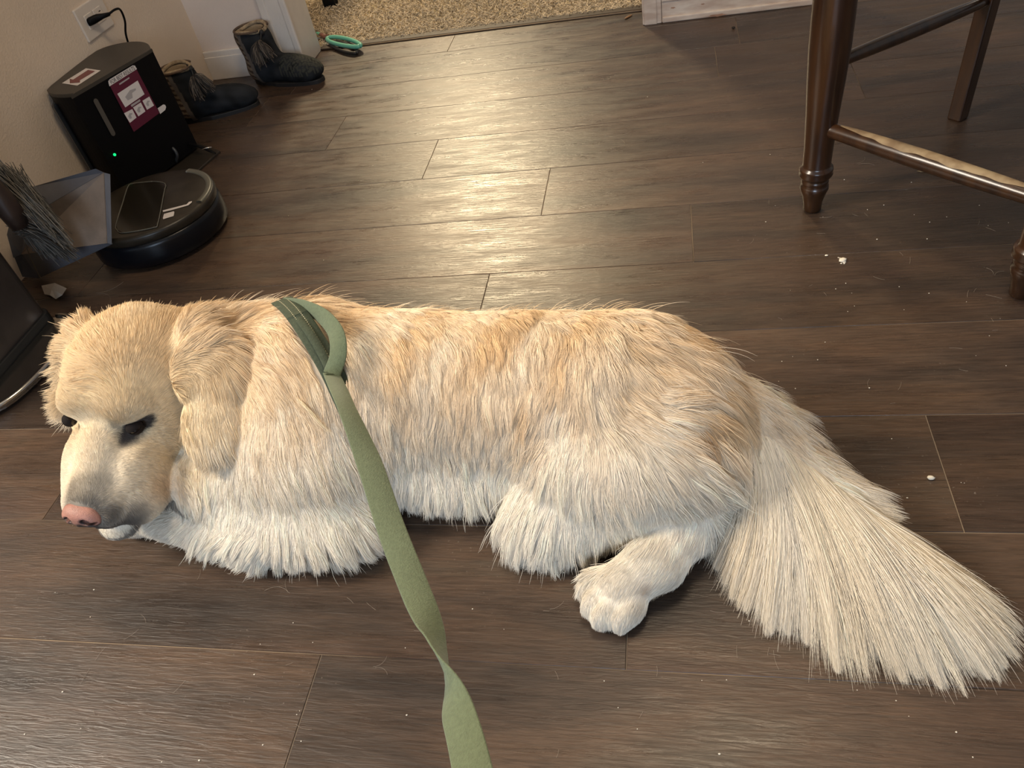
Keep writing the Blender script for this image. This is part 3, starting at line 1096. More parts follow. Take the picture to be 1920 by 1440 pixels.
# ------------------------------------------------------------------ dustpan and broom
M_pan = mat('blue_grey_plastic', (0.105, 0.108, 0.125), 0.45, var=0.12, vscale=20)
M_panin = mat('taupe_inside', (0.24, 0.19, 0.155), 0.8, var=0.12, vscale=30, bump=0.0004, bscale=300)  # inner face of the pan, warmer and lighter than its walls
pan = empty('dustpan', P(140, 480), 'blue-grey plastic dustpan standing between the trash can and the robot vacuum', 'dustpan')
A_, B_ = P(196, 324, 0.200), P(202, 456, 0.095)
A2, B2 = P(207, 327, 0.194), P(210, 458, 0.092)
U1, U2 = P(181, 317, 0.208), P(62, 351, 0.175)
K_, L2 = P(84, 390, 0.150), P(42, 477, 0.060)
W2, W3, W4 = P(72, 522, 0.003), P(42, 519, 0.015), P(27, 483, 0.060)


def shell(name, V, F, m, th=0.0025):
    o = mesh(name, V, F, m, pan, smooth=False)
    md = o.modifiers.new('t', 'SOLIDIFY')
    md.thickness = th
    md.offset = -1
    return o


shell('inner_face', [A_, B_, L2, K_], [(0, 1, 2, 3)], M_panin)
shell('front_lip', [A_, A2, B2, B_], [(0, 1, 2, 3)], M_pan)
shell('side_wall', [A_, K_, U2, U1], [(0, 1, 2, 3)], M_pan)
shell('side_wall', [B2, B_, L2, W4, W3, W2], [(0, 1, 2, 3, 4, 5)], M_pan)
shell('back_wall', [K_, L2, W4, P(15, 440, 0.10), P(30, 372, 0.16), U2], [(0, 1, 2, 3, 4, 5)], M_pan)
broom = empty('broom', P(35, 430), 'broom with long pale bristles resting inside the blue-grey dustpan', 'broom')
M_grip = mat('dark_broom_socket', (0.030, 0.018, 0.014), 0.4)
h0 = P(38, 424, 0.190)
hd = unit(P(0, 368, 0.250) - h0)
tube('handle', [h0, h0 + hd * 0.03, h0 + hd * 0.06, h0 + hd * 0.11, h0 + hd * 0.42], [0.016, 0.020, 0.019, 0.011, 0.011], M_grip, broom, 16)
n = 900
rg = np.random.default_rng(5)
t = rg.random(n)
o1 = h0[None] + rg.normal(size=(n, 3)) * 0.006
tg = np.stack([P(*(np.array([140, 478]) * (1 - q) + np.array([85, 470]) * q), 0.098) for q in t])
tg += rg.normal(size=(n, 3)) * 0.008
o2 = np.array([P(5, 335, 0.240)])[0][None] + rg.normal(size=(n, 3)) * 0.012
tg2 = np.stack([P(*(np.array([128, 458]) * (1 - q) + np.array([60, 372]) * q), 0.165) for q in t]) + rg.normal(size=(n, 3)) * 0.007
O_, T_2 = np.vstack([o1, o2]), np.vstack([tg, tg2])
fr = rg.uniform(0.75, 1.02, 2 * n)[:, None]
T_2 = O_ + (T_2 - O_) * fr
st = np.zeros((2 * n, 6, 3))
for i in range(6):
    q = i / 5
    st[:, i] = O_ * (1 - q) + T_2 * q + np.array([0, 0, 0.012]) * math.sin(math.pi * q) + rg.normal(size=(2 * n, 3)) * 0.0012 * q
st[:, :, 2] = np.maximum(st[:, :, 2], 0.004)
cl = np.array([0.13, 0.12, 0.105])[None] * rg.uniform(0.3, 1.6, 2 * n)[:, None]
br = hair('bristles', st, np.full((2 * n, 6), 0.0006), cl, M_tassel, broom)
br['kind'] = 'stuff'
sb = resample([h0, P(52, 470, 0.10), P(72, 514, 0.04), P(78, 523, 0.03)], 12)
tube('stray_bristle', sb, 0.0009, mat('bristle_straw', (0.16, 0.13, 0.09), 0.7), broom, 6)

# ------------------------------------------------------------------ bits on the floor
M_paper = mat('crumpled_paper', (0.62, 0.55, 0.46), 0.8)
pq = [P(78, 536, 0.002), P(103, 531, 0.010), P(125, 541, 0.006), P(117, 553, 0.012), P(105, 561, 0.002), P(94, 554, 0.008), P(84, 552, 0.002)]
pcn = np.mean(pq, axis=0) + [0, 0, 0.006]
o = mesh('paper_scrap', pq + [pcn], [(i, (i + 1) % 7, 7) for i in range(7)], M_paper, smooth=False)
md = o.modifiers.new('t', 'SOLIDIFY')
md.thickness = 0.0006
tag(o, 'crumpled white paper scrap on the floor beside the trash can base', 'paper scrap')


def lump(name, u, v, sx, sy, sz, m, label, cat, ang=0.0, seed=1, parts=1, spread=0.0):
    rg2 = np.random.default_rng(seed)
    bm = bmesh.new()
    c0_ = P(u, v, 0)
    for k in range(parts):
        r = bmesh.ops.create_icosphere(bm, subdivisions=2, radius=1)
        off = rg2.normal(size=2) * spread if k else np.zeros(2)
        sc2 = 1 if k == 0 else rg2.uniform(0.15, 0.5)
        for vv in r['verts']:
            q = np.array(vv.co)
            q = q * (1 + 0.18 * math.sin(q[0] * 5 + k) * math.cos(q[1] * 6 + seed))
            x_, y_ = q[0] * sx * sc2, q[1] * sy * sc2
            vv.co = Vector((c0_[0] + off[0] + x_ * math.cos(ang) - y_ * math.sin(ang), c0_[1] + off[1] + x_ * math.sin(ang) + y_ * math.cos(ang), sz * sc2 * (1 + q[2]) * 0.98))
    return tag(bm_obj(name, bm, m, smooth=True), label, cat)


M_crumb = mat('white_crumb', (0.75, 0.70, 0.60), 0.8)
M_straw = mat('pale_wood_sliver', (0.42, 0.30, 0.16), 0.7)
lump('plaster_crumb', 1580, 489, .0065, .0050, .0020, M_crumb, 'small white plaster crumb on dark planks in front of the chair', 'crumb', 0.3, 2, 9, 0.009)
lump('kibble_crumb', 1745, 898, .0042, .0030, .0022, M_crumb, 'single oval cream crumb on the floor right of the dog tail', 'crumb', -0.2, 3)
lump('wood_chip', 1178, 33, .016, .0035, .0022, mat('brown_wood_chip', (0.25, 0.13, 0.06), 0.7), 'brown wood chip on the planks near the carpet threshold', 'wood chip', 0.9, 4)
lump('wood_sliver', 1735, 322, .013, .0030, .0010, M_straw, 'pale wood sliver on the floor under the chair stretcher', 'wood sliver', -0.15, 5)
lump('dark_pebble', 1375, 54, .0045, .0040, .0030, mat('dark_grit', (0.02, 0.015, 0.012), 0.8), 'tiny dark pebble on the floor below the chipped white baseboard', 'pebble', 0, 6)
# specks and loose hairs
bm = bmesh.new()
rg = np.random.default_rng(11)
specks = [(1775, 407), (1714, 403), (1657, 385), (1316, 1276), (1362, 1275), (1547, 642), (1466, 678), (1630, 728), (1672, 823), (1701, 934), (1802, 905), (1808, 906), (1886, 686), (1830, 667), (1543, 407), (1602, 574), (1695, 581), (1567, 542),
          (945, 1180), (760, 1215), (763, 1341), (1195, 1367), (1159, 1327), (1133, 1277), (477, 1265), (493, 1397), (562, 1333), (565, 1390), (374, 1426), (152, 1366), (550, 1168), (488, 1208), (541, 405), (736, 391), (607, 488), (1041, 1062), (1057, 1074), (1349, 1414), (1680, 1314), (1704, 1343), (1793, 1373), (1824, 1420), (1094, 142), (1214, 182), (1444, 290), (1318, 305), (585, 168)]
for i in range(24):
    specks.append((rg.uniform(1420, 1900), rg.uniform(330, 760)))
for i in range(14):
    specks.append((rg.uniform(0, 1900), rg.uniform(1100, 1430)))
for u, v in specks:
    c = P(u, v, 0)
    r_ = rg.uniform(0.0004, 0.0011)
    rr_ = bmesh.ops.create_icosphere(bm, subdivisions=1, radius=r_)
    for vv in rr_['verts']:
        vv.co = Vector((c[0] + vv.co.x * rg.uniform(.7, 1.5), c[1] + vv.co.y, abs(r_) * 0.6 + vv.co.z * 0.6))
tag(bm_obj('dust_specks', bm, M_crumb), 'tiny pale dust specks scattered over the dark planks', 'dust', kind='stuff')
hs = []
for i in range(60):
    u, v = (rg.uniform(0, 1900), rg.uniform(1050, 1430)) if i < 30 else (rg.uniform(1400, 1900), rg.uniform(330, 800))
    c = P(u, v, 0.001)
    a, cv = rg.uniform(0, 6.28), rg.uniform(-60, 60)
    ln_ = rg.uniform(0.006, 0.022)
    q = [c]
    for k in range(6):
        q.append(q[-1] + np.array([math.cos(a), math.sin(a), 0]) * ln_ / 6)
        a += cv * ln_ / 6
    hs.append(q)
for u, v, a, ln_ in ((1607, 306, 0.3, 0.03), (1190, 312, 0.1, 0.03), (1140, 255, -0.3, 0.06), (1705, 1015, -0.7, 0.03), (540, 1110, 2.5, 0.035), (180, 549, 0.02, 0.06), (1862, 515, 1.2, 0.02), (700, 1250, 0.2, 0.02)):
    for j in range(2):
        c = P(u + 3 * j, v + 2 * j, 0.0015)
        q = [c]
        b = a
        for k in range(6):
            q.append(q[-1] + np.array([math.cos(b), math.sin(b), 0]) * ln_ / 6)
            b += 0.25 * (1 - 2 * j)
        hs.append(q)
hs = np.array(hs)
hh = hair('loose_hairs', hs, np.full(hs.shape[:2], 0.00010), np.tile([0.40, 0.34, 0.27], (len(hs), 1)), M_tassel)
tag(hh, 'fine pale loose dog hairs lying on the dark planks', 'hair', kind='stuff')
# ------------------------------------------------------------------ the dog
HT = np.array([-0.677, 0.560, 0.195])                 # between the eyes
HF = unit([-0.10, -0.975, -0.20])
HU = unit([0.10, -0.20, 0.97] - HF * np.dot([0.10, -0.20, 0.97], HF))
HL = np.cross(HU, HF)
HR = np.stack([HL, HF, HU])


def hp(l, f, u):
    return HT + l * HL + f * HF + u * HU


def hv(l, f, u):
    return l * HL + f * HF + u * HU


def frame(axis, side):
    a = unit(axis)
    s = unit(np.array(side, float) - a * np.dot(side, a))
    return np.stack([a, s, np.cross(a, s)])


def build_dog():
    s = SDF((-0.92, 0.33, -0.004), (0.42, 0.86, 0.32), 0.0036)
    # trunk
    s.ell((-0.44, 0.674, 0.122), (0.115, 0.108, 0.112), k=0.04)
    s.ell((-0.33, 0.678, 0.117), (0.150, 0.104, 0.107), k=0.04)
    s.ell((-0.19, 0.670, 0.116), (0.130, 0.102, 0.104), k=0.04)
    s.ell((-0.28, 0.652, 0.052), (0.180, 0.094, 0.056), k=0.03)
    s.ell((-0.07, 0.650, 0.119), (0.125, 0.106, 0.106), k=0.04)
    s.ell((-0.002, 0.620, 0.104), (0.082, 0.086, 0.092), k=0.03)
    # neck and ruff
    s.cap((-0.615, 0.695, 0.160), (-0.47, 0.684, 0.140), 0.080, 0.098, k=0.025)
    s.ell((-0.525, 0.635, 0.096), (0.105, 0.090, 0.082), k=0.045)
    s.ell((-0.585, 0.575, 0.066), (0.075, 0.058, 0.056), k=0.02)
    s.ell((-0.475, 0.590, 0.078), (0.115, 0.080, 0.072), k=0.050)
    s.ell((-0.470, 0.528, 0.040), (0.112, 0.052, 0.038), k=0.035)
    # near foreleg, folded: forearm running under the chin, paw
    s.cap((-0.52, 0.508, 0.032), (-0.680, 0.538, 0.029), 0.033, 0.024, k=0.012)
    s.ell((-0.718, 0.546, 0.024), (0.042, 0.029, 0.024), k=0.01)
    # far foreleg
    s.cap((-0.50, 0.735, 0.04), (-0.74, 0.70, 0.030), 0.036, 0.026, k=0.02)
    s.ell((-0.785, 0.695, 0.024), (0.045, 0.030, 0.024), k=0.012)
    # near thigh, knee, shank, hock, foot
    s.ell((-0.052, 0.588, 0.092), (0.128, 0.084, 0.085), k=0.018)
    s.ell((-0.135, 0.556, 0.048), (0.062, 0.054, 0.047), k=0.02)
    s.ell((-0.160, 0.545, 0.036), (0.050, 0.046, 0.034), k=0.015)
    s.cap((-0.13, 0.545, 0.044), (0.010, 0.556, 0.050), 0.042, 0.034, k=0.02)
    s.cap((0.022, 0.558, 0.052), (-0.030, 0.488, 0.036), 0.032, 0.032, k=0.010)
    s.cap((-0.028, 0.490, 0.036), (-0.068, 0.458, 0.027), 0.031, 0.027, k=0.008)
    fd = unit([-0.72, -0.69, 0])
    fs = np.array([-fd[1], fd[0], 0])
    c = np.array([-0.072, 0.452, 0.021])
    for i, (a, b) in enumerate(((-0.026, 0.004), (-0.0095, 0.015), (0.008, 0.016), (0.023, 0.003))):
        q = c + fs * a + fd * b
        s.ell(q, (0.026, 0.0130, 0.0190), frame(fd + fs * a * 4, fs), k=0.0045)
        s.ell(q + fd * 0.015 + np.array([0, 0, -0.006]), (0.011, 0.0115, 0.0125), frame(fd, fs), k=0.003)
    # far hind leg tucked under
    s.ell((-0.05, 0.70, 0.06), (0.11, 0.06, 0.06), k=0.03)
    # tail core
    tp = resample([(0.035, 0.650, 0.105), (0.078, 0.648, 0.076), (0.122, 0.604, 0.046), (0.182, 0.548, 0.030), (0.244, 0.498, 0.019), (0.292, 0.455, 0.012)], 12)
    tr = np.interp(np.linspace(0, 1, 12), [0, 0.25, 0.6, 1], [0.050, 0.040, 0.022, 0.008])
    for i in range(7):
        s.cap(tp[i], tp[i + 1], tr[i], tr[i + 1], k=0.015)
    # skull, brow, cheeks, muzzle, jaw
    s.ell(hp(0, -0.078, 0.006), (0.074, 0.082, 0.058), HR, k=0.015)
    s.ell(hp(0, -0.110, -0.015), (0.078, 0.060, 0.064), HR, k=0.02)
    for q in (-1, 1):
        s.ell(hp(0.028 * q, -0.022, 0.018), (0.030, 0.029, 0.021), HR, k=0.014)
        s.ell(hp(0.050 * q, -0.050, -0.038), (0.036, 0.052, 0.044), HR, k=0.015)
        s.ell(hp(0.019 * q, 0.064, -0.056), (0.026, 0.042, 0.028), HR, k=0.010)
        s.ell(hp(0.038 * q, 0.048, -0.076), (0.027, 0.044, 0.034), HR, k=0.010)
        s.ell(hp(0.034 * q, 0.018, -0.050), (0.028, 0.050, 0.036), HR, k=0.015)
    s.cap(hp(0, -0.01, -0.018), hp(0, 0.080, -0.040), 0.036, 0.021, k=0.012)
    s.cap(hp(0, -0.02, -0.084), hp(0, 0.066, -0.104), 0.042, 0.024, k=0.008)
    s.ell(hp(0, 0.082, -0.110), (0.026, 0.024, 0.014), HR, k=0.005)
    s.ell(hp(0, 0.084, -0.068), (0.032, 0.021, 0.026), HR, k=0.008)
    # eye hollows
    for q in (-1.17, 1):
        s.ell(hp(0.042 * q, 0.016, -0.001), (0.015, 0.013, 0.009), HR, k=0.008, mode='sub')
    # mouth line between the lips and the jaw
    for q in (-1, 1):
        s.cap(hp(0.014 * q, 0.104, -0.092), hp(0.068 * q, 0.034, -0.100), 0.0025, 0.0035, k=0.004, mode='sub')
    # ears
    ax, wd = hv(0.026, 0.150, -0.085), hv(0.075, -0.010, -0.020)
    R = frame(ax, wd)
    c = hp(0.126, -0.050, 0.016)
    s.ell(hp(0.090, -0.112, 0.028), (0.042, 0.030, 0.018), R, k=0.012)
    s.ell(c - unit(ax) * 0.026, (0.050, 0.047, 0.011), R, k=0.003)
    s.ell(c + unit(ax) * 0.034, (0.052, 0.033, 0.009), R, k=0.003)
    ax, wd = hv(-0.020, 0.110, -0.110), hv(-0.030, -0.080, -0.050)
    R = frame(ax, wd)
    c = hp(-0.108, -0.080, -0.030)
    s.ell(hp(-0.086, -0.105, 0.000), (0.040, 0.030, 0.020), R, k=0.015)
    s.ell(c - unit(ax) * 0.020, (0.045, 0.036, 0.012), R, k=0.005)
    s.ell(c + unit(ax) * 0.026, (0.045, 0.028, 0.011), R, k=0.005)
    s.plane_floor(0.001)
    return s.net(2)


DV, DF = build_dog()
M_skin = mat('cream_undercoat', (0.70, 0.55, 0.38), 0.8)
dog = empty('dog', (-0.25, 0.62, 0.0), 'cream golden long-haired dog lying on the dark wood floor', 'dog')
dog_body = np_mesh('body', DV, DF, M_skin, dog)
NOSE_C = hp(-0.001, 0.101, -0.044)


_na = math.radians(32)
NR = np.stack([HL, math.cos(_na) * HF + math.sin(_na) * HU, -math.sin(_na) * HF + math.cos(_na) * HU])


def nv(l, f, u):
    return l * NR[0] + f * NR[1] + u * NR[2]


def build_nose():
    s = SDF(NOSE_C - 0.045, NOSE_C + 0.045, 0.0011)
    s.ell(NOSE_C + nv(0, -0.002, 0.002), (0.0240, 0.0165, 0.0140), NR, k=0.004)
    for q in (-1, 1):
        s.ell(NOSE_C + nv(0.0130 * q, 0.000, -0.003), (0.0118, 0.0120, 0.0110), NR, k=0.004)
    s.cap(NOSE_C + nv(0, 0.006, -0.008), NOSE_C + nv(0, -0.006, -0.020), 0.0055, 0.003, k=0.004)
    for q in (-1, 1):
        s.ell(NOSE_C + nv(0.0105 * q, 0.0115, -0.0025), (0.0042, 0.007, 0.0038), NR, k=0.002, mode='sub')
        s.ell(NOSE_C + nv(0.0180 * q, 0.0070, -0.0055), (0.0055, 0.006, 0.0022), NR, k=0.002, mode='sub')
    s.cap(NOSE_C + nv(0, 0.0165, 0.004), NOSE_C + nv(0, 0.010, -0.024), 0.0010, 0.0012, k=0.0015, mode='sub')
    return s.net(2)


def nose_material():
    m = mat('pink_nose_leather', (0.45, 0.215, 0.165), 0.42, var=0.16, vscale=70, bump=0.0006, bscale=900)
    nt = m.node_tree
    b = nt.nodes['Principled BSDF']
    src = b.inputs['Base Color'].links[0].from_socket
    at = nt.nodes.new('ShaderNodeAttribute')
    at.attribute_name = 'dark'
    mx = nt.nodes.new('ShaderNodeMix')
    mx.data_type = 'RGBA'
    nt.links.new(at.outputs['Fac'], mx.inputs[0])
    nt.links.new(src, mx.inputs[6])
    mx.inputs[7].default_value = (0.030, 0.022, 0.024, 1)
    nt.links.new(mx.outputs[2], b.inputs['Base Color'])
    return m


NV, NF = build_nose()
nose = np_mesh('nose', NV, NF, nose_material(), dog)
_q = (NV - NOSE_C) @ NR.T
_dk = np.clip((-_q[:, 2] - 0.0045) / 0.004 + 0.25 * np.sin(_q[:, 0] * 500), 0, 1)
for _s in (-1, 1):
    _dn = np.linalg.norm((_q - np.array([0.0115 * _s, 0.0115, -0.0028])) / np.array([1.3, 1, 0.9]), axis=1)
    _dk = np.maximum(_dk, np.clip((0.0062 - _dn) / 0.002, 0, 1))
_dk = np.maximum(_dk, np.clip((0.004 - _q[:, 1]) / 0.006, 0, 1) * 0.75)
nose.data.attributes.new('dark', 'FLOAT', 'POINT').data.foreach_set('value', _dk.astype(np.float32))
nose['label'] = 'pink nose with black nostrils'

M_eye = mat('dark_brown_eye', (0.012, 0.007, 0.005), 0.12, spec=0.5)
M_lid = mat('black_eyelid_rim', (0.016, 0.012, 0.011), 0.8, spec=0.15)
for _s in (-1, 1):
    ec = hp(0.0418, 0.0000, 0.0005) if _s > 0 else hp(-0.0455, 0.0030, 0.000)
    er = 0.0102 if _s > 0 else 0.0085
    bm = bmesh.new()
    bmesh.ops.create_uvsphere(bm, u_segments=24, v_segments=16, radius=er)
    bmesh.ops.translate(bm, verts=bm.verts, vec=Vector(ec))
    eye = bm_obj('eye', bm, M_eye, dog, smooth=True)
    # drooping lids: a shell over the ball, parted along a slanting slit
    out = unit(hv(0.50 * _s, 0.78, 0.16))
    sd = unit(np.cross(HU, out))
    sd = sd if sd @ (HL * _s) > 0 else -sd
    up = np.cross(out, sd)
    up = up if up @ HU > 0 else -up
    V, F = [], []
    nu, nv_ = 30, 14
    for half in (1, -1):
        b0 = len(V)
        for i in range(nu + 1):
            w_ = -1 + 2 * i / nu
            edge = (0.20 if half > 0 else 0.10) * max(0.0, 1 - (w_ / 0.86) ** 2) * half + 0.20 * w_
            for j in range(nv_ + 1):
                h_ = edge + (half * 0.98 - edge) * j / nv_
                x_, y_ = w_ * 0.96, h_
                rr2 = x_ * x_ + y_ * y_
                if rr2 > 0.97:
                    f_ = math.sqrt(0.97 / rr2)
                    x_, y_ = x_ * f_, y_ * f_
                z_ = math.sqrt(max(0.0, 1 - x_ * x_ - y_ * y_))
                V.append(ec + (er * 1.04) * (sd * x_ + up * y_ + out * z_))
        for i in range(nu):
            for j in range(nv_):
                q = b0 + i * (nv_ + 1) + j
                F.append((q, q + 1, q + nv_ + 2, q + nv_ + 1))
    lid = mesh('eyelid', V, F, M_lid, eye)
# ---- fur: every strand rooted on the skin, combed by guides measured over the coat
def smooth01(x, a, b):
    t = np.clip((x - a) / (b - a), 0, 1)
    return t * t * (3 - 2 * t)


BVH = BVHTree.FromPolygons([Vector(v) for v in DV], [tuple(f) for f in DF.tolist()])

cam_o = Vector((0, 0, CAM_H))
# photo point, combing direction there (right, down), length, lift, droop
GUIDES = [
    # back and flank
    (640, 590, .85, .35, .034, .16), (740, 590, .8, .45, .030, .16), (860, 596, .8, .5, .028, .16), (980, 590, .75, .5, .032, .22),
    (700, 660, .25, 1, .034, .16), (800, 660, .15, 1, .032, .16), (900, 660, .05, 1, .032, .16), (1000, 660, .1, 1, .034, .18),
    (690, 760, .05, 1, .038, .16), (800, 780, .0, 1, .036, .16), (900, 780, -.08, 1, .036, .16), (1000, 740, -.25, 1, .036, .18),
    (740, 880, .1, 1, .036, .22), (820, 900, .05, 1, .036, .24), (900, 900, .05, 1, .036, .24), (860, 945, .05, 1, .028, .25), (760, 950, .0, 1, .028, .25),
    # croup and hip
    (1090, 590, .85, .4, .040, .25), (1180, 600, .8, .5, .042, .28), (1260, 640, .8, .55, .042, .28), (1100, 680, .1, 1, .040, .22),
    (1180, 700, .6, .6, .042, .22), (1250, 740, .95, -.15, .042, .22), (1300, 700, .6, .75, .042, .22), (1180, 780, .7, .3, .040, .2), (1280, 800, .9, .1, .038, .2),
    # thigh
    (1050, 770, -.35, .95, .038, .18), (1000, 850, -.35, .95, .040, .2), (960, 900, -.45, .9, .044, .25), (980, 980, -.35, 1, .042, .28), (1010, 1030, -.25, 1, .040, .3),
    (1100, 850, -.1, 1, .038, .16), (1100, 950, -.15, 1, .036, .18), (1180, 870, .2, 1, .036, .16), (1180, 980, .1, 1, .034, .2), (1100, 1020, -.1, 1, .034, .25),
    (1270, 880, .55, .8, .038, .18), (1340, 900, .6, .8, .044, .2), (1280, 950, .75, .6, .032, .15), (1350, 960, .95, .35, .050, .2), (1320, 830, .3, .9, .04, .2),
    # shank and foot
    (1250, 1000, -.35, .9, .012, .12), (1300, 1000, -.5, .8, .010, .10), (1230, 1060, -.55, .85, .010, .10), (1170, 1080, -.6, .8, .009, .1), (1190, 1130, -.4, .9, .011, .14),
    (1110, 1130, -.35, .95, .008, .1), (1140, 1170, -.1, 1, .008, .12), (1215, 1140, .2, 1, .012, .2),
    # tail (its long feathers are grown apart)
    (1380, 720, .7, .7, .036, .15), (1430, 780, .6, .8, .036, .16), (1400, 850, -.1, 1, .040, .16), (1470, 850, .65, .75, .036, .2), (1420, 950, -.1, 1, .040, .2),
    (1520, 900, .7, .7, .036, .25), (1500, 960, .2, 1, .040, .2), (1570, 960, .65, .7, .036, .25), (1600, 1020, .3, 1, .045, .18), (1650, 1020, .65, .75, .034, .2),
    (1700, 1080, .5, .85, .026, .12), (1740, 1080, .6, .8, .022, .12), (1780, 1140, .5, .85, .018, .10), (1830, 1160, .5, .85, .018, .10), (1870, 1200, .45, .9, .018, .08),
    # neck, shoulder, chest
    (500, 575, .9, .1, .045, .30), (560, 600, .8, .5, .036, .15), (600, 590, .95, .25, .040, .28), (520, 650, .5, .85, .036, .15), (560, 720, .3, 1, .038, .14), (620, 760, .1, 1, .036, .14),
    (500, 780, .05, 1, .038, .14), (470, 850, -.05, 1, .040, .16), (580, 850, .15, 1, .042, .16), (640, 880, .35, .95, .038, .16), (670, 950, .65, .75, .034, .2),
    (600, 980, .35, .95, .036, .2), (520, 950, .1, 1, .036, .18), (430, 930, -.2, 1, .036, .16), (380, 960, -.5, .85, .040, .18), (420, 1020, -.6, .7, .032, .25), (500, 1040, -.4, .9, .026, .25),
    (580, 1050, .15, 1, .024, .25), (640, 1020, .6, .8, .030, .28), (360, 1030, -.7, .6, .030, .25), (390, 880, -.15, 1, .030, .14),
    (310, 990, -.8, .55, .016, .15), (270, 1010, -.6, .75, .016, .2),
    # skull
    (250, 600, .1, -1, .016, .18), (330, 590, .6, -.8, .018, .18), (160, 640, -.35, -.9, .018, .22), (110, 690, -.7, -.5, .026, .35), (90, 740, -.75, .1, .022, .4), (200, 700, .05, -1, .012, .12), (270, 680, .35, -.9, .012, .12),
    (330, 680, .8, -.4, .014, .12), (130, 760, -.6, -.6, .010, .15), (190, 780, .0, -1, .008, .12), (240, 745, .3, -.8, .009, .12), (300, 770, .8, -.4, .010, .12), (100, 800, -.8, .3, .010, .2),
    # close around the eye
    (250, 772, .35, -.6, .006, .10), (222, 790, -.1, -.9, .005, .10), (280, 778, .8, -.35, .006, .10), (255, 825, .9, .35, .005, .10), (228, 822, .2, .6, .004, .10), (215, 760, .1, -1, .008, .1),
    # cheek and muzzle
    (330, 830, .9, .35, .014, .12), (280, 840, .95, .15, .009, .10), (340, 900, .7, .7, .014, .12), (300, 900, .85, .5, .008, .10), (240, 870, .8, -.1, .006, .10), (180, 860, .0, -1, .006, .14),
    (150, 900, -.3, -.9, .005, .12), (220, 930, .9, .1, .005, .12), (190, 940, .4, -.8, .004, .10), (240, 980, .85, .5, .006, .12), (280, 960, .7, .6, .007, .12), (205, 1000, .5, .8, .005, .12), (140, 850, -.6, -.6, .006, .14), (125, 920, -.8, .2, .005, .14),
    # ears
    (370, 640, .55, -.35, .026, .28), (420, 600, .75, -.2, .032, .28), (440, 650, .75, .65, .034, .2), (400, 700, .25, 1, .030, .12), (450, 720, .55, .85, .034, .14), (385, 780, .1, 1, .024, .1), (420, 790, .2, 1, .028, .12),
    (400, 850, .15, 1, .020, .12), (430, 840, .2, 1, .024, .14), (470, 690, .8, .6, .034, .18), (375, 720, .1, 1, .018, .1), (85, 690, -.6, .7, .030, .35),
]
gp, gd, gl, gf = [], [], [], []
for u, v, du, dv, ln_, lf in GUIDES:
    d = ray(u, v)
    hit, nr, _, _ = BVH.ray_cast(cam_o, Vector(d))
    if hit is None:
        best = BVH.find_nearest(cam_o + Vector(d) * 0.95)
        hit, nr = best[0], best[1]
    n_ = np.array(nr)
    if n_ @ d > 0:
        n_ = -n_
    D = du * ROT[0] + dv * ROT[1]
    D = D / np.linalg.norm(D)
    s_ = np.clip(-(D @ n_) / min(d @ n_, -0.25), -2.0, 2.0)
    D = D + s_ * d
    gp.append(np.array(hit))
    gd.append(D / np.linalg.norm(D))
    gl.append(ln_)
    gf.append(lf)
# the side away from the camera: coat combed back and down
for x in np.arange(-0.60, 0.06, 0.06):
    for y_, z_ in ((0.76, 0.16), (0.78, 0.09), (0.76, 0.03)):
        h_ = BVH.find_nearest(Vector((x, y_ + 0.02, z_)))
        gp.append(np.array(h_[0]))
        gd.append(unit([0.45, 0.1, -0.9]))
        gl.append(0.034)
        gf.append(0.16)
gp, gd, gl, gf = np.array(gp), np.array(gd), np.array(gl), np.array(gf)


def sample_skin(n):
    tri = np.vstack([DF[:, [0, 1, 2]], DF[:, [0, 2, 3]]])
    A, B, C = DV[tri[:, 0]], DV[tri[:, 1]], DV[tri[:, 2]]
    cr = np.cross(B - A, C - A)
    ar = np.linalg.norm(cr, axis=1) / 2
    nr = cr / (2 * ar[:, None] + 1e-15)
    ctr = (A + B + C) / 3
    view = np.array([0, 0, CAM_H]) - ctr
    view /= np.linalg.norm(view, axis=1)[:, None]
    wgt = ar * np.where((nr * view).sum(1) > -0.15, 1.0, 0.30) * np.where(ctr[:, 2] < 0.004, 0.0, 1.0)
    hd = np.linalg.norm(ctr - hp(0, 0.02, -0.02), axis=1)
    wgt *= 1 + 3.6 * (hd < 0.12)
    i = rng.choice(len(tri), n, p=wgt / wgt.sum())
    a, b = rng.random(n), rng.random(n)
    sw = a + b > 1
    a[sw], b[sw] = 1 - a[sw], 1 - b[sw]
    p = A[i] + (B - A)[i] * a[:, None] + (C - A)[i] * b[:, None]
    # smooth vertex normals
    vn = np.zeros_like(DV)
    for j in range(3):
        np.add.at(vn, tri[:, j], cr)
    vn /= np.linalg.norm(vn, axis=1)[:, None] + 1e-12
    nn = vn[tri[i, 0]] * (1 - a - b)[:, None] + vn[tri[i, 1]] * a[:, None] + vn[tri[i, 2]] * b[:, None]
    nn /= np.linalg.norm(nn, axis=1)[:, None] + 1e-12
    return p, nn


def comb(p):
    D = np.zeros((len(p), 3))
    Ln = np.zeros(len(p))
    Lf = np.zeros(len(p))
    for s0 in range(0, len(p), 20000):
        q = p[s0:s0 + 20000]
        d2 = ((q[:, None, :] - gp[None]) ** 2).sum(-1)
        dm = d2.min(1)[:, None]
        w = np.exp(-(d2 - dm) / (2 * (0.016 ** 2 + 0.35 * dm)))
        w /= w.sum(1)[:, None]
        D[s0:s0 + 20000] = w @ gd
        Ln[s0:s0 + 20000] = w @ gl
        Lf[s0:s0 + 20000] = w @ gf
    return D, Ln, Lf


def on_skin(u, v):
    h = BVH.ray_cast(cam_o, Vector(ray(u, v)))[0]
    return np.array(h) if h is not None else np.array([9.0, 9, 9])


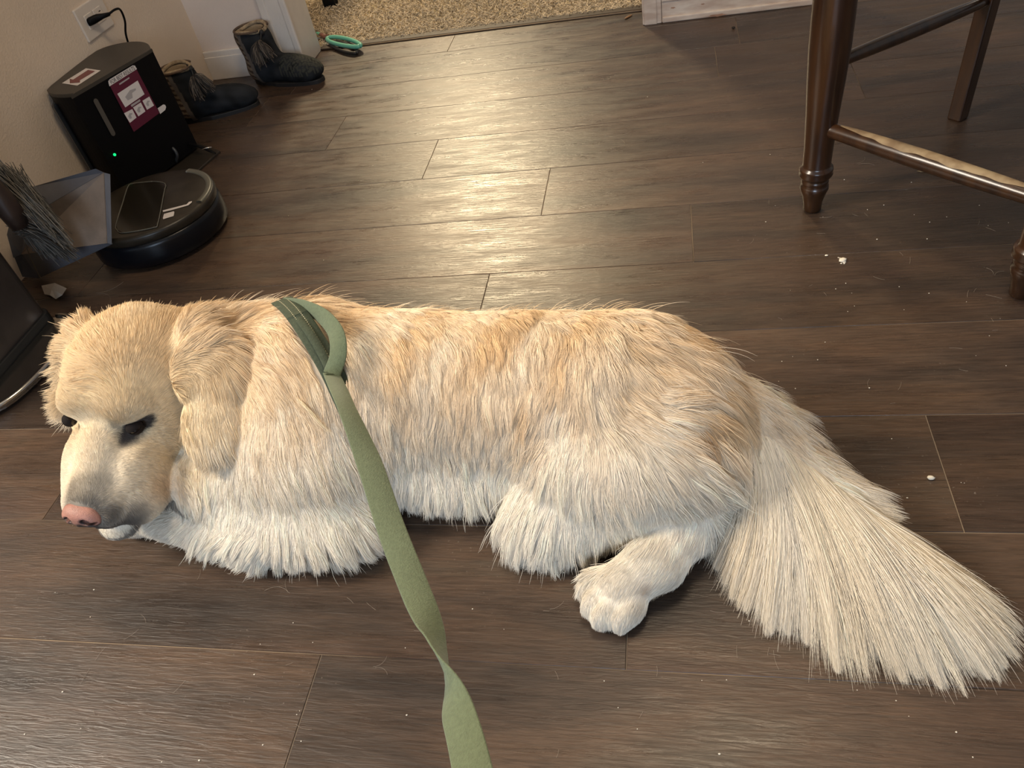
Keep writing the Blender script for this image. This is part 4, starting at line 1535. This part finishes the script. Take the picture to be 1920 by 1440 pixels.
# deeper pigment: at and under the tail root; shade painted behind the ear and on the croup
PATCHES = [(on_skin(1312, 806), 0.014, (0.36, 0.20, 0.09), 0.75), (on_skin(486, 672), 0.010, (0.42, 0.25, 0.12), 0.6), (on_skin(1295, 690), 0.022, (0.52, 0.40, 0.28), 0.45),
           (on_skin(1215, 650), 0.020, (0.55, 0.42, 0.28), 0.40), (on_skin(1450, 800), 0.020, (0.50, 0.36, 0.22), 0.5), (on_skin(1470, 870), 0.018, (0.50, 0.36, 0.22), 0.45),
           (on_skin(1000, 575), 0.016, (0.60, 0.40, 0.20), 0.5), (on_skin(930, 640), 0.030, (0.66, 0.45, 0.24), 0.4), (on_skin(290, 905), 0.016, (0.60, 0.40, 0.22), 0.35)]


def coat_color(p):
    """pigment and painted shade of the coat: cream below, gold over the back, skull and croup"""
    q = (p - HT) @ HR.T
    cream = np.array([0.84, 0.77, 0.66])
    gold = np.array([0.74, 0.55, 0.34])
    pale = np.array([0.78, 0.62, 0.40])
    n1 = noise3(p, 38, 3)
    n2 = noise3(p, 110, 5)
    n3 = noise3(p * np.array([1, .35, .35]), 150, 9)
    back = smooth01(p[:, 2] + 0.10 * (p[:, 1] - 0.66) + 0.010 * n1, 0.060, 0.255)
    back = back * np.where(p[:, 0] < -0.15, 1, 1.0)
    w = np.clip(back * (0.80 + 0.22 * n3 + 0.12 * n2), 0, 1)
    # croup, buttock and tail root carry tan streaks
    cr = np.exp(-((p[:, 0] - 0.03) ** 2 / 0.07 ** 2 + (p[:, 1] - 0.62) ** 2 / 0.07 ** 2)) * smooth01(p[:, 2], 0.05, 0.13)
    w = np.clip(w + cr * (0.10 + 0.45 * smooth01(n1 + n3, 0.3, 1.2)), 0, 1)
    tl = np.exp(-((p[:, 0] - 0.12) ** 2 + (p[:, 1] - 0.62) ** 2) / 0.045 ** 2)
    w = np.clip(w + tl * (0.10 + 0.5 * smooth01(n1 - n3, 0.2, 1.2)), 0, 1)
    c = cream * (1 - w[:, None]) + gold * w[:, None]
    # head: paler gold
    hw = smooth01(0.20 - np.linalg.norm(q - np.array([0.02, -0.03, -0.02]), axis=1) + 0.012 * n1, 0.035, 0.115)
    hc = pale * (1 - 0.5 * smooth01(q[:, 1], -0.02, 0.06))[:, None] + cream * (0.5 * smooth01(q[:, 1], -0.02, 0.06))[:, None]
    crown = smooth01(q[:, 2] - 0.3 * q[:, 1] + 0.006 * n1, 0.03, 0.085)[:, None]
    hc = hc * (1 - 0.45 * crown) + np.array([0.76, 0.56, 0.34]) * 0.45 * crown
    low = smooth01(-q[:, 2], 0.035, 0.085)[:, None]
    hc = hc * (1 - 0.6 * low) + cream * 0.6 * low
    # caramel patch at the corner of the mouth
    cm = np.exp(-(((q - np.array([0.062, 0.045, -0.070])) ** 2).sum(1)) / 0.020 ** 2)[:, None] * 0.55
    hc = hc * (1 - cm) + np.array([0.56, 0.33, 0.15]) * cm
    c = c * (1 - hw[:, None]) + hc * hw[:, None]
    # grey-black smudge around the nose and over the upper lip
    d1 = np.linalg.norm((q - np.array([0.004, 0.085, -0.042])) / np.array([1.0, 1.0, 0.9]), axis=1)
    k = smooth01(0.044 - d1 + 0.004 * n2, 0.0, 0.026) * (0.72 + 0.22 * n3)
    k = np.clip(k, 0, 0.85)
    d2 = np.linalg.norm((q - np.array([0.028, 0.088, -0.066])) / np.array([1.2, 1.0, 0.9]), axis=1)
    k = np.maximum(k, smooth01(0.036 - d2 + 0.005 * n2, 0, 0.020) * 0.85)
    d4 = np.linalg.norm((q - np.array([0.004, 0.104, -0.070])) / np.array([1.5, 1.0, 1.0]), axis=1)
    k = np.maximum(k, smooth01(0.022 - d4 + 0.002 * n2, 0, 0.012) * 0.9)
    d3 = np.linalg.norm(q - np.array([0.026, 0.090, -0.048]), axis=1)
    k = np.maximum(k, smooth01(0.024 - d3 + 0.003 * n2, 0, 0.014) * 0.85)
    k = k * np.where(q[:, 1] > 0.03, 1, 0)
    # eye rims
    for ex, ef, eu, r0 in ((0.0385, 0.001, -0.0025, 0.0190), (-0.048, 0.002, 0.000, 0.0120)):
        e = np.linalg.norm((q - np.array([ex, ef, eu]) - np.stack([0 * q[:, 0], 0 * q[:, 0], 0.08 * (np.abs(q[:, 0]) - abs(ex))], 1)) / np.array([1.05, 2.4, 0.66]), axis=1)
        k = np.maximum(k, smooth01(r0 + 0.002 * n2 - e, -0.001, 0.005) * 0.97)
        e2 = np.linalg.norm((q - np.array([ex * 0.62, ef + 0.006, eu + 0.010])) / np.array([0.8, 1, 1.2]), axis=1)
        k = np.maximum(k, smooth01(0.010 - e2 + 0.003 * n3, 0, 0.008) * 0.45)
    # black lip edge
    lipd = np.abs(q[:, 2] + 0.107 - 0.15 * (0.09 - q[:, 1]))
    lp = smooth01(0.0055 - lipd, 0, 0.003) * (q[:, 1] > 0.015) * (q[:, 1] < 0.105) * (np.abs(q[:, 0]) < 0.085)
    k = np.maximum(k, lp * 0.7)
    c = c * (1 - k[:, None]) + np.array([0.040, 0.032, 0.032]) * k[:, None]
    for c0_, rs, tc, am in PATCHES:  # pigment patches, plus the shade painted at ear crevice and croup
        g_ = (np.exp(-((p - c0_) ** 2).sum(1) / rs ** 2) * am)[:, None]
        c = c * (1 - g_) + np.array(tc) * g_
    # worn patch on the hock, stained wisps at the dewclaw
    hk = np.exp(-((p - np.array([0.013, 0.545, 0.078])) ** 2).sum(1) / 0.010 ** 2)[:, None] * 0.5
    c = c * (1 - hk) + np.array([0.36, 0.26, 0.21]) * hk
    dc = np.exp(-((p - np.array([-0.040, 0.452, 0.040])) ** 2).sum(1) / 0.008 ** 2)[:, None] * 0.6
    c = c * (1 - dc) + np.array([0.40, 0.24, 0.12]) * dc
    return c


COL_C = np.array([-0.455, 0.668, 0.105])
_hits = []
for _u, _v in ((533, 574), (560, 602), (592, 648), (622, 700)):
    _h = BVH.ray_cast(cam_o, Vector(ray(_u, _v)))[0]
    _hits.append(np.array(_h) if _h is not None else COL_C + np.array([-0.06, 0.0, 0.13]))
_hits = np.array(_hits)
_A = _hits - COL_C
_, _, _vt = np.linalg.svd(_A)
COL_N = _vt[2] * (1 if _vt[2][0] > 0 else -1)
COL_U = unit(_hits[1] - COL_C - COL_N * np.dot(_hits[1] - COL_C, COL_N))
COL_V = np.cross(COL_N, COL_U)


def col_angle(p):
    d = p - COL_C
    return np.arctan2(d @ COL_V, d @ COL_U)


_ha = col_angle(_hits)
_hc = 0.5 * (_ha.min() + _ha.max())
_hw = 0.5 * (_ha.max() - _ha.min())


def under_collar(p):
    d = (p - COL_C) @ COL_N
    a = np.abs(((col_angle(p) - _hc + np.pi) % (2 * np.pi)) - np.pi)
    return (np.abs(d) < 0.017) & (a < _hw + 0.05) & (np.linalg.norm(p - COL_C, axis=1) < 0.25)


def grow(n, seed):
    p, nn = sample_skin(n)
    q = (p - HT) @ HR.T
    D, Ln, Lf = comb(p)
    D = D - nn * (D * nn).sum(1)[:, None]
    D /= np.linalg.norm(D, axis=1)[:, None] + 1e-9
    side = np.cross(nn, D)
    # locks: strands gather towards a shared leader
    nk = n // 44
    ci = rng.choice(n, nk, replace=False)
    kd = KDTree(nk)
    for j, i in enumerate(ci):
        kd.insert(p[i] , j)
    kd.balance()
    own = np.array([kd.find(v)[1] for v in p])
    lead = ci[own]
    crn = rng.normal(size=n)
    lr = rng.normal(size=nk)[own]
    long_ = smooth01(Ln, 0.012, 0.03)
    # broad waves in the coat
    w1 = noise3(p, 45, 21)
    w2 = noise3(p, 130, 22)
    swing = (0.15 * w1 + 0.12 * w2 + 0.11 * lr + 0.07 * crn) * (0.25 + 0.75 * long_)
    Dd = D + side * swing[:, None]
    Dd /= np.linalg.norm(Dd, axis=1)[:, None]
    L = Ln * rng.uniform(0.72, 1.12, n) * (1 + 0.10 * lr)
    lift = Lf * (1 + 0.35 * crn * 0.6 + 0.28 * lr * long_)
    fly = rng.random(n) < 0.014
    fly[ci] = False
    lift = np.where(fly & (Ln > 0.012), lift * 1.8 + 0.15, lift)
    lift = np.clip(lift, 0.03, 0.85)
    K = 7
    t = np.linspace(0, 1, K)
    st = np.zeros((n, K, 3))
    ph = rng.uniform(0, 6.28, nk)[own] + 0.25 * crn
    body = (np.linalg.norm(q, axis=1) > 0.16) & (p[:, 0] < 0.05)
    amp = np.where(body, 0.0014, 0.0007) * long_
    for k in range(K):
        tt = t[k]
        x = L * tt
        st[:, k] = (p + Dd * x[:, None]
                    + nn * ((lift * x) - (x ** 2) / (2 * 0.115) * np.where(L > 0.06, 0.4, 1.0))[:, None]
                    + side * (amp * np.sin(x * 190 + ph) * tt)[:, None]
                    + np.array([0, 0, -1.0]) * (0.55 * x ** 2 / 0.12 * long_)[:, None])
    # pull towards the leader
    gather = (0.30 * long_ + 0.06) * (1 + 0.25 * crn).clip(0.3, 1.7)
    off = st[:, -1] - st[lead, -1]
    far = np.linalg.norm(p - p[lead], axis=1) > 0.02
    gather = np.where(far | fly, 0, gather)
    for k in range(1, K):
        st[:, k] -= (st[:, k] - st[lead, k]) * (gather * t[k] ** 1.3)[:, None]
    z = st[:, :, 2]
    st[:, :, 2] = np.where(z < 0.004, 0.0015 + 0.0025 * rng.random((n, 1)), z)
    r0 = np.where(Ln < 0.012, 0.00016, 0.00024) * rng.uniform(0.8, 1.2, n)
    rad = r0[:, None] * np.array([1.0, 1.0, 0.95, 0.85, 0.70, 0.50, 0.15])[None]
    col = coat_color(p)
    col = col * (1 + 0.09 * crn + 0.05 * lr)[:, None]
    # keep strands out of the eyes and the nose
    keep = np.ones(n, bool)
    for ex, ef, eu, w_, h_ in ((0.0415, 0.010, 0.000, 0.0090, 0.0030), (-0.0475, 0.012, 0.000, 0.0050, 0.0030)):
        keep &= ((q[:, 0] - ex) / w_) ** 2 + ((q[:, 2] - eu - 0.25 * (np.abs(q[:, 0]) - abs(ex))) / h_) ** 2 + ((q[:, 1] - ef) / 0.03) ** 2 > 1
    keep &= ~under_collar(p)
    keep &= np.linalg.norm(p - NOSE_C, axis=1) > 0.0185
    return st[keep], rad[keep], np.clip(col[keep], 0.01, 0.95)


M_fur = bpy.data.materials.new('fur')
M_fur.use_nodes = True
_nt = M_fur.node_tree
_b = _nt.nodes['Principled BSDF']
_a = _nt.nodes.new('ShaderNodeAttribute')
_a.attribute_name = 'tint'
_nt.links.new(_a.outputs['Color'], _b.inputs['Base Color'])
_b.inputs['Roughness'].default_value = 0.55
_b.inputs['Specular IOR Level'].default_value = 0.25
S.cycles_curves.shape = 'RIBBONS'

# skin takes the colour of the coat that grows on it
_c = np.ones((len(DV), 4), np.float32)
_c[:, :3] = np.clip(coat_color(DV) * 0.85, 0.01, 1)
dog_body.data.attributes.new('tint', 'FLOAT_COLOR', 'POINT').data.foreach_set('color', _c.ravel())
_b2 = M_skin.node_tree.nodes['Principled BSDF']
_a2 = M_skin.node_tree.nodes.new('ShaderNodeAttribute')
_a2.attribute_name = 'tint'
M_skin.node_tree.links.new(_a2.outputs['Color'], _b2.inputs['Base Color'])

N_FUR = 430000
_st, _rd, _cl = grow(N_FUR, 1)
fur = hair('fur', _st, _rd, _cl, M_fur, dog)
fur['kind'] = 'stuff'


# long feathers of the tail, fanned out over the floor on the near side
def feathers(n):
    core = resample([(0.060, 0.640, 0.098), (0.085, 0.630, 0.082), (0.122, 0.600, 0.060), (0.182, 0.546, 0.042), (0.248, 0.494, 0.028), (0.294, 0.452, 0.014)], 60)
    #          s on the core -> where the tips lie on the floor
    tips_s = [0.00, 0.10, 0.21, 0.32, 0.42, 0.52, 0.62, 0.71, 0.79, 0.86, 0.93, 1.00]
    tips = np.array([P(u, v, 0.004) for u, v in ((1335, 1075), (1375, 1130), (1450, 1195), (1550, 1235), (1650, 1272), (1740, 1290), (1812, 1276), (1868, 1256), (1902, 1212), (1893, 1168), (1848, 1120), (1762, 1056))])
    s_ = rng.random(n) ** 0.88
    nl = 130
    ls = rng.random(nl)
    lo = np.argmin(np.abs((s_ + 0.02 * rng.normal(size=n))[:, None] - ls[None]), axis=1)
    lr = rng.normal(size=nl)[lo]
    stray = rng.random(n) < 0.22
    sr = np.where(s_ < 0.35, s_, 0.35 + (s_ - 0.35) * 0.85)      # the feathers fan out past the end of the core
    sr = np.where(s_ > 0.80, 0.7325 - (s_ - 0.80) * 0.6, sr)
    sr = np.clip(sr - 0.10 * rng.random(n) * s_, 0, 1)
    i = sr * 59
    i0 = np.clip(i.astype(int), 0, 58)
    f = (i - i0)[:, None]
    c = core[i0] * (1 - f) + core[i0 + 1] * f
    T = core[i0 + 1] - core[i0]
    T /= np.linalg.norm(T, axis=1)[:, None]
    rad = np.interp(sr, [0, 0.3, 0.7, 1], [0.036, 0.030, 0.016, 0.006])
    side = np.cross(T, [0, 0, 1.0])
    side /= np.linalg.norm(side, axis=1)[:, None]          # points to the near side
    side = np.where((side[:, 1] > 0)[:, None], -side, side)
    a = rng.uniform(-0.2, 1.9, n)
    root = c + side * (rad * np.cos(a))[:, None] + np.array([0, 0, 1.0]) * (rad * np.sin(a) * 0.7)[:, None]
    st_ = np.clip(s_ + 0.025 * lr + 0.02 * rng.normal(size=n), 0, 1)
    end = np.stack([np.interp(st_, tips_s, tips[:, j]) for j in range(3)], 1)
    frac = np.clip(0.93 + 0.085 * lr - 0.42 * rng.random(n) ** 2.2, 0.3, 1.06)
    leade = np.stack([np.interp(np.clip(ls[lo] + 0.025 * lr, 0, 1), tips_s, tips[:, j]) for j in range(3)], 1)
    gk = np.where(stray, 0.15, 0.92)[:, None]
    end = end * (1 - gk) + leade * gk
    end = root * (1 - frac)[:, None] + end * frac[:, None]
    end[:, :2] += rng.normal(size=(n, 2)) * np.where(stray, 0.006, 0.0012)[:, None]
    dist = np.linalg.norm(end - root, axis=1)
    end[:, 2] = 0.003 + 0.010 * (1 - frac) + 0.006 * rng.random(n) + 0.05 * np.clip(0.75 - frac, 0, 1)
    c1 = root + T * ((0.26 + 0.16 * s_) * dist)[:, None] + side * ((0.14 - 0.16 * s_) * dist)[:, None] + np.array([0, 0, 1.0]) * (0.05 * dist * (1 + rng.random(n)))[:, None]
    c2 = end - (end - c1) * 0.35 + np.array([0, 0, 1.0]) * (0.10 * dist * rng.random(n))[:, None]
    K = 9
    st = np.zeros((n, K, 3))
    ph = rng.uniform(0, 6.28, nl)[lo]
    c2 = c2 + T * (0.004 * lr)[:, None]
    for k in range(K):
        t = k / (K - 1)
        st[:, k] = ((1 - t) ** 3 * root + 3 * (1 - t) ** 2 * t * c1 + 3 * (1 - t) * t * t * c2 + t ** 3 * end)
        st[:, k] += side * 0 + T * (0.0035 * np.sin(t * 6 + ph) * t)[:, None]
    st[:, :, 2] = np.maximum(st[:, :, 2], 0.0025)
    r = 0.00030 * rng.uniform(0.7, 1.2, n)[:, None] * np.array([1, 1, 1, .95, .9, .8, .65, .45, .15])[None]
    w = np.clip(0.35 + 0.35 * np.sin(s_ * 17 + 1.0) + 0.25 * lr, 0, 1)[:, None] * 0.45
    col = np.array([0.84, 0.77, 0.66]) * (1 - w) + np.array([0.80, 0.66, 0.45]) * w
    col = col * (1 + 0.07 * rng.normal(size=n) + 0.05 * lr)[:, None]
    return st, r, np.clip(col, 0.01, 0.95)


def wisps(n):
    """shorter feathers along the outer edge of the tail"""
    core = resample([(0.060, 0.655, 0.098), (0.095, 0.645, 0.075), (0.130, 0.604, 0.050), (0.185, 0.552, 0.034), (0.250, 0.500, 0.022), (0.294, 0.452, 0.014)], 60)
    nl = 150
    ls = rng.random(nl)
    s_ = rng.random(n) * 0.66
    lo = np.argmin(np.abs(s_[:, None] - ls[None]), axis=1)
    lr = rng.normal(size=nl)[lo]
    i0 = np.clip((s_ * 59).astype(int), 0, 58)
    T = core[i0 + 1] - core[i0]
    T /= np.linalg.norm(T, axis=1)[:, None]
    side = np.cross(T, [0, 0, 1.0])
    side = np.where((side[:, 1] < 0)[:, None], -side, side)
    rad = np.interp(s_, [0, 0.3, 0.7, 1], [0.040, 0.030, 0.016, 0.006])
    a = rng.uniform(0.0, 1.6, n)
    root = core[i0] + side * (rad * np.cos(a))[:, None] + np.array([0, 0, 1.0]) * (rad * np.sin(a) * 0.7)[:, None]
    L = np.interp(s_, [0, .25, .45, .66], [0.035, 0.060, 0.062, 0.026]) * rng.uniform(0.5, 1.1, n) * (1 + 0.2 * lr)
    d = T * 0.93 + side * (0.42 + 0.16 * lr + 0.08 * rng.normal(size=n))[:, None]
    d /= np.linalg.norm(d, axis=1)[:, None]
    K = 7
    st = np.zeros((n, K, 3))
    for k in range(K):
        t = k / (K - 1)
        x = (L * t)[:, None]
        st[:, k] = root + d * x + np.array([0, 0, 1.0]) * (0.20 * x - 3.2 * x * x) - side * (2.0 * x * x)
    st[:, :, 2] = np.maximum(st[:, :, 2], 0.0025)
    r = 0.00024 * rng.uniform(0.7, 1.2, n)[:, None] * np.array([1, 1, .95, .85, .7, .5, .15])[None]
    col = coat_color(root) * (1 + 0.08 * rng.normal(size=n))[:, None]
    return st, r, np.clip(col, 0.01, 0.95)


_s1, _r1, _c1 = feathers(64000)
tf = hair('tail_feathers', _s1, _r1, _c1, M_fur, dog)
tf['kind'] = 'stuff'
_s2, _r2, _c2 = wisps(12000)
tw = hair('tail_wisps', _s2, _r2, _c2, M_fur, dog)
tw['kind'] = 'stuff'

# whiskers
wh = []
for _s in (-1, 1):
    for j in range(7):
        b_ = hp((0.030 + 0.003 * (j % 3)) * _s, 0.085 - 0.010 * (j // 2), -0.066 - 0.006 * (j % 3))
        d_ = unit(hv(0.55 * _s, 0.45 - 0.12 * j, -0.55 - 0.05 * (j % 2)))
        L_ = 0.030 + 0.006 * (j % 3)
        wh.append([b_ + d_ * L_ * t + hv(0, 0, -0.010) * t * t for t in np.linspace(0, 1, 6)])
wh = np.array(wh)
ws = hair('whiskers', wh, np.tile(np.array([.00020, .00018, .00016, .00013, .0001, .00005]), (len(wh), 1)), np.tile([0.75, 0.66, 0.52], (len(wh), 1)), M_fur, dog)
ws['kind'] = 'stuff'
# ------------------------------------------------------------------ collar and leash
M_web = mat('olive_green_webbing', (0.115, 0.150, 0.082), 0.75, var=0.10, vscale=300, bump=0.0006, bscale=700, stretch=(1, 1, 1), sheen=0.2)
M_webd = mat('dark_green_padding', (0.050, 0.066, 0.040), 0.85, var=0.15, vscale=300, bump=0.0006, bscale=500)
M_thread = mat('pale_stitching', (0.45, 0.43, 0.30), 0.8)


def ribbon(name, pts, wv, width, m, parent=None, thick=0.0022):
    """strap: centre points, width vectors; closed cross-section"""
    pts, wv = np.array(pts, float), np.array(wv, float)
    T = np.gradient(pts, axis=0)
    T /= np.linalg.norm(T, axis=1)[:, None] + 1e-12
    wv = wv - T * (wv * T).sum(1)[:, None]
    wv /= np.linalg.norm(wv, axis=1)[:, None] + 1e-12
    nr = np.cross(T, wv)
    width = np.broadcast_to(np.array(width, float), (len(pts),))
    V, F = [], []
    cs = [(-0.5, -0.25), (-0.46, -0.5), (0.0, -0.5), (0.46, -0.5), (0.5, -0.25), (0.5, 0.25), (0.46, 0.5), (0.0, 0.5), (-0.46, 0.5), (-0.5, 0.25)]
    k = len(cs)
    for i in range(len(pts)):
        for a, b in cs:
            V.append(pts[i] + wv[i] * a * width[i] + nr[i] * b * thick)
    for i in range(len(pts) - 1):
        for j in range(k):
            F.append((i * k + j, i * k + (j + 1) % k, (i + 1) * k + (j + 1) % k, (i + 1) * k + j))
    F.append(tuple(range(k)))
    F.append(tuple(range((len(pts) - 1) * k + k - 1, (len(pts) - 1) * k - 1, -1)))
    return mesh(name, V, F, m, parent, smooth=True)


ring, vis = [], []
for a in np.linspace(0, 2 * np.pi, 121)[:-1]:
    d = math.cos(a) * COL_U + math.sin(a) * COL_V
    h = BVH.ray_cast(Vector(COL_C + d * 0.32), Vector(-d))[0]
    if h is None:
        h = BVH.ray_cast(Vector(COL_C), Vector(d))[0]
    r_ = np.linalg.norm(np.array(h) - COL_C) if h is not None else 0.1
    ring.append(min(r_, 0.145))
    da = abs(((a - _hc + np.pi) % (2 * np.pi)) - np.pi)
    vis.append(1 - smooth01(np.array(da), _hw - 0.05, _hw + 0.25))
ring, vis = np.array(ring), np.array(vis)
for _ in range(4):
    ring = 0.5 * ring + 0.25 * (np.roll(ring, 1) + np.roll(ring, -1))
ang = np.linspace(0, 2 * np.pi, 121)[:-1]
rr = ring + 0.001 + 0.007 * vis
cpts = np.array([COL_C + (math.cos(a) * COL_U + math.sin(a) * COL_V) * r_ for a, r_ in zip(ang, rr)])
cpts = np.vstack([cpts, cpts[:1]])
collar = ribbon('dog_collar', cpts, np.tile(COL_N, (len(cpts), 1)), 0.026, M_webd, thick=0.0035)
tag(collar, 'dark green stitched collar around the neck of the dog', 'dog collar')
# rows of pale stitches on the collar
V, F = [], []
for row in (-0.0045, 0.0045):
    for i in range(0, 120, 1):
        if vis[i] < 0.2:
            continue
        for f0 in (0.1, 0.6):
            p0 = cpts[i] * (1 - f0) + cpts[i + 1] * f0
            p1 = cpts[i] * (1 - f0 - .28) + cpts[i + 1] * (f0 + .28)
            o_ = unit(p0 - COL_C) * 0.0021
            a_ = COL_N * 0.0005
            k = len(V)
            V += [p0 + COL_N * row + o_ - a_, p1 + COL_N * row + o_ - a_, p1 + COL_N * row + o_ + a_, p0 + COL_N * row + o_ + a_]
            F.append((k, k + 1, k + 2, k + 3))
mesh('stitching', V, F, M_thread, collar, smooth=False)


def surf(u, v, off):
    d = ray(u, v)
    h = BVH.ray_cast(cam_o, Vector(d))[0]
    p = np.array(h) if h is not None else np.array(cam_o) + d * 0.95
    return p - d * off


leash = empty('leash', (-0.40, 0.62, 0.18), 'long olive green flat webbing leash running from the collar to the camera', 'leash')
J = surf(622, 702, 0.020)
# main strap: joint -> hand behind the camera
spec = [(622, 702, None), (648, 760, 0.80), (690, 862, 0.735), (733, 990, 0.68), (772, 1090, 0.64), (812, 1190, 0.60), (842, 1285, 0.565), (868, 1370, 0.535), (886, 1445, 0.51), (905, 1540, 0.48), (915, 1650, 0.45)]
pts = []
for u, v, ds in spec:
    pts.append(J if ds is None else np.array(cam_o) + ray(u, v) * ds)
pts = resample(pts, 90)
tw = np.interp(np.linspace(0, 10, 90), [0, 1, 2, 3.4, 4.4, 5.1, 5.7, 6.6, 8, 10], [64, 58, 30, 12, 35, 84, 100, 140, 160, 165])
wv = [math.cos(math.radians(a)) * (0.97 * ROT[0] - 0.22 * ROT[1]) + math.sin(math.radians(a)) * ROT[2] for a in tw]
wd_ = np.interp(np.linspace(0, 10, 90), [0, 1, 2, 10], [0.020, 0.020, 0.0240, 0.0240])
ribbon('strap', pts, wv, wd_, M_web, leash, thick=0.0018)
# traffic loop by the collar
lp_ = [J, surf(634, 665, 0.026), surf(630, 625, 0.030), surf(606, 594, 0.028), surf(572, 577, 0.022), surf(538, 571, 0.014)]
lp_ = resample(lp_, 40)
wv2 = []
T_ = np.gradient(lp_, axis=0)
for i in range(40):
    d_ = unit(lp_[i] - np.array(cam_o))
    t_ = unit(T_[i])
    w_ = unit(np.cross(t_, d_))
    a_ = math.radians(np.interp(i, [0, 14, 39], [18, 25, 62]))
    wv2.append(math.cos(a_) * w_ + math.sin(a_) * d_)
lo_ = ribbon('handle_loop', lp_, wv2, 0.020, M_web, leash, thick=0.0022)
lq = resample([J, surf(603, 662, 0.016), surf(580, 624, 0.016), surf(555, 592, 0.014), surf(538, 573, 0.012)], 30)
ribbon('handle_loop', lq, np.tile(COL_N, (30, 1)), 0.010, M_webd, leash, thick=0.0022)
# stitched overlap
sq = resample([J + (lp_[3] - J) * 0.0 - ray(622, 702) * 0.0022, surf(640, 742, 0.0265)], 10)
ribbon('stitched_overlap', sq, np.array(wv[:10]), 0.021, M_web, leash, thick=0.003)
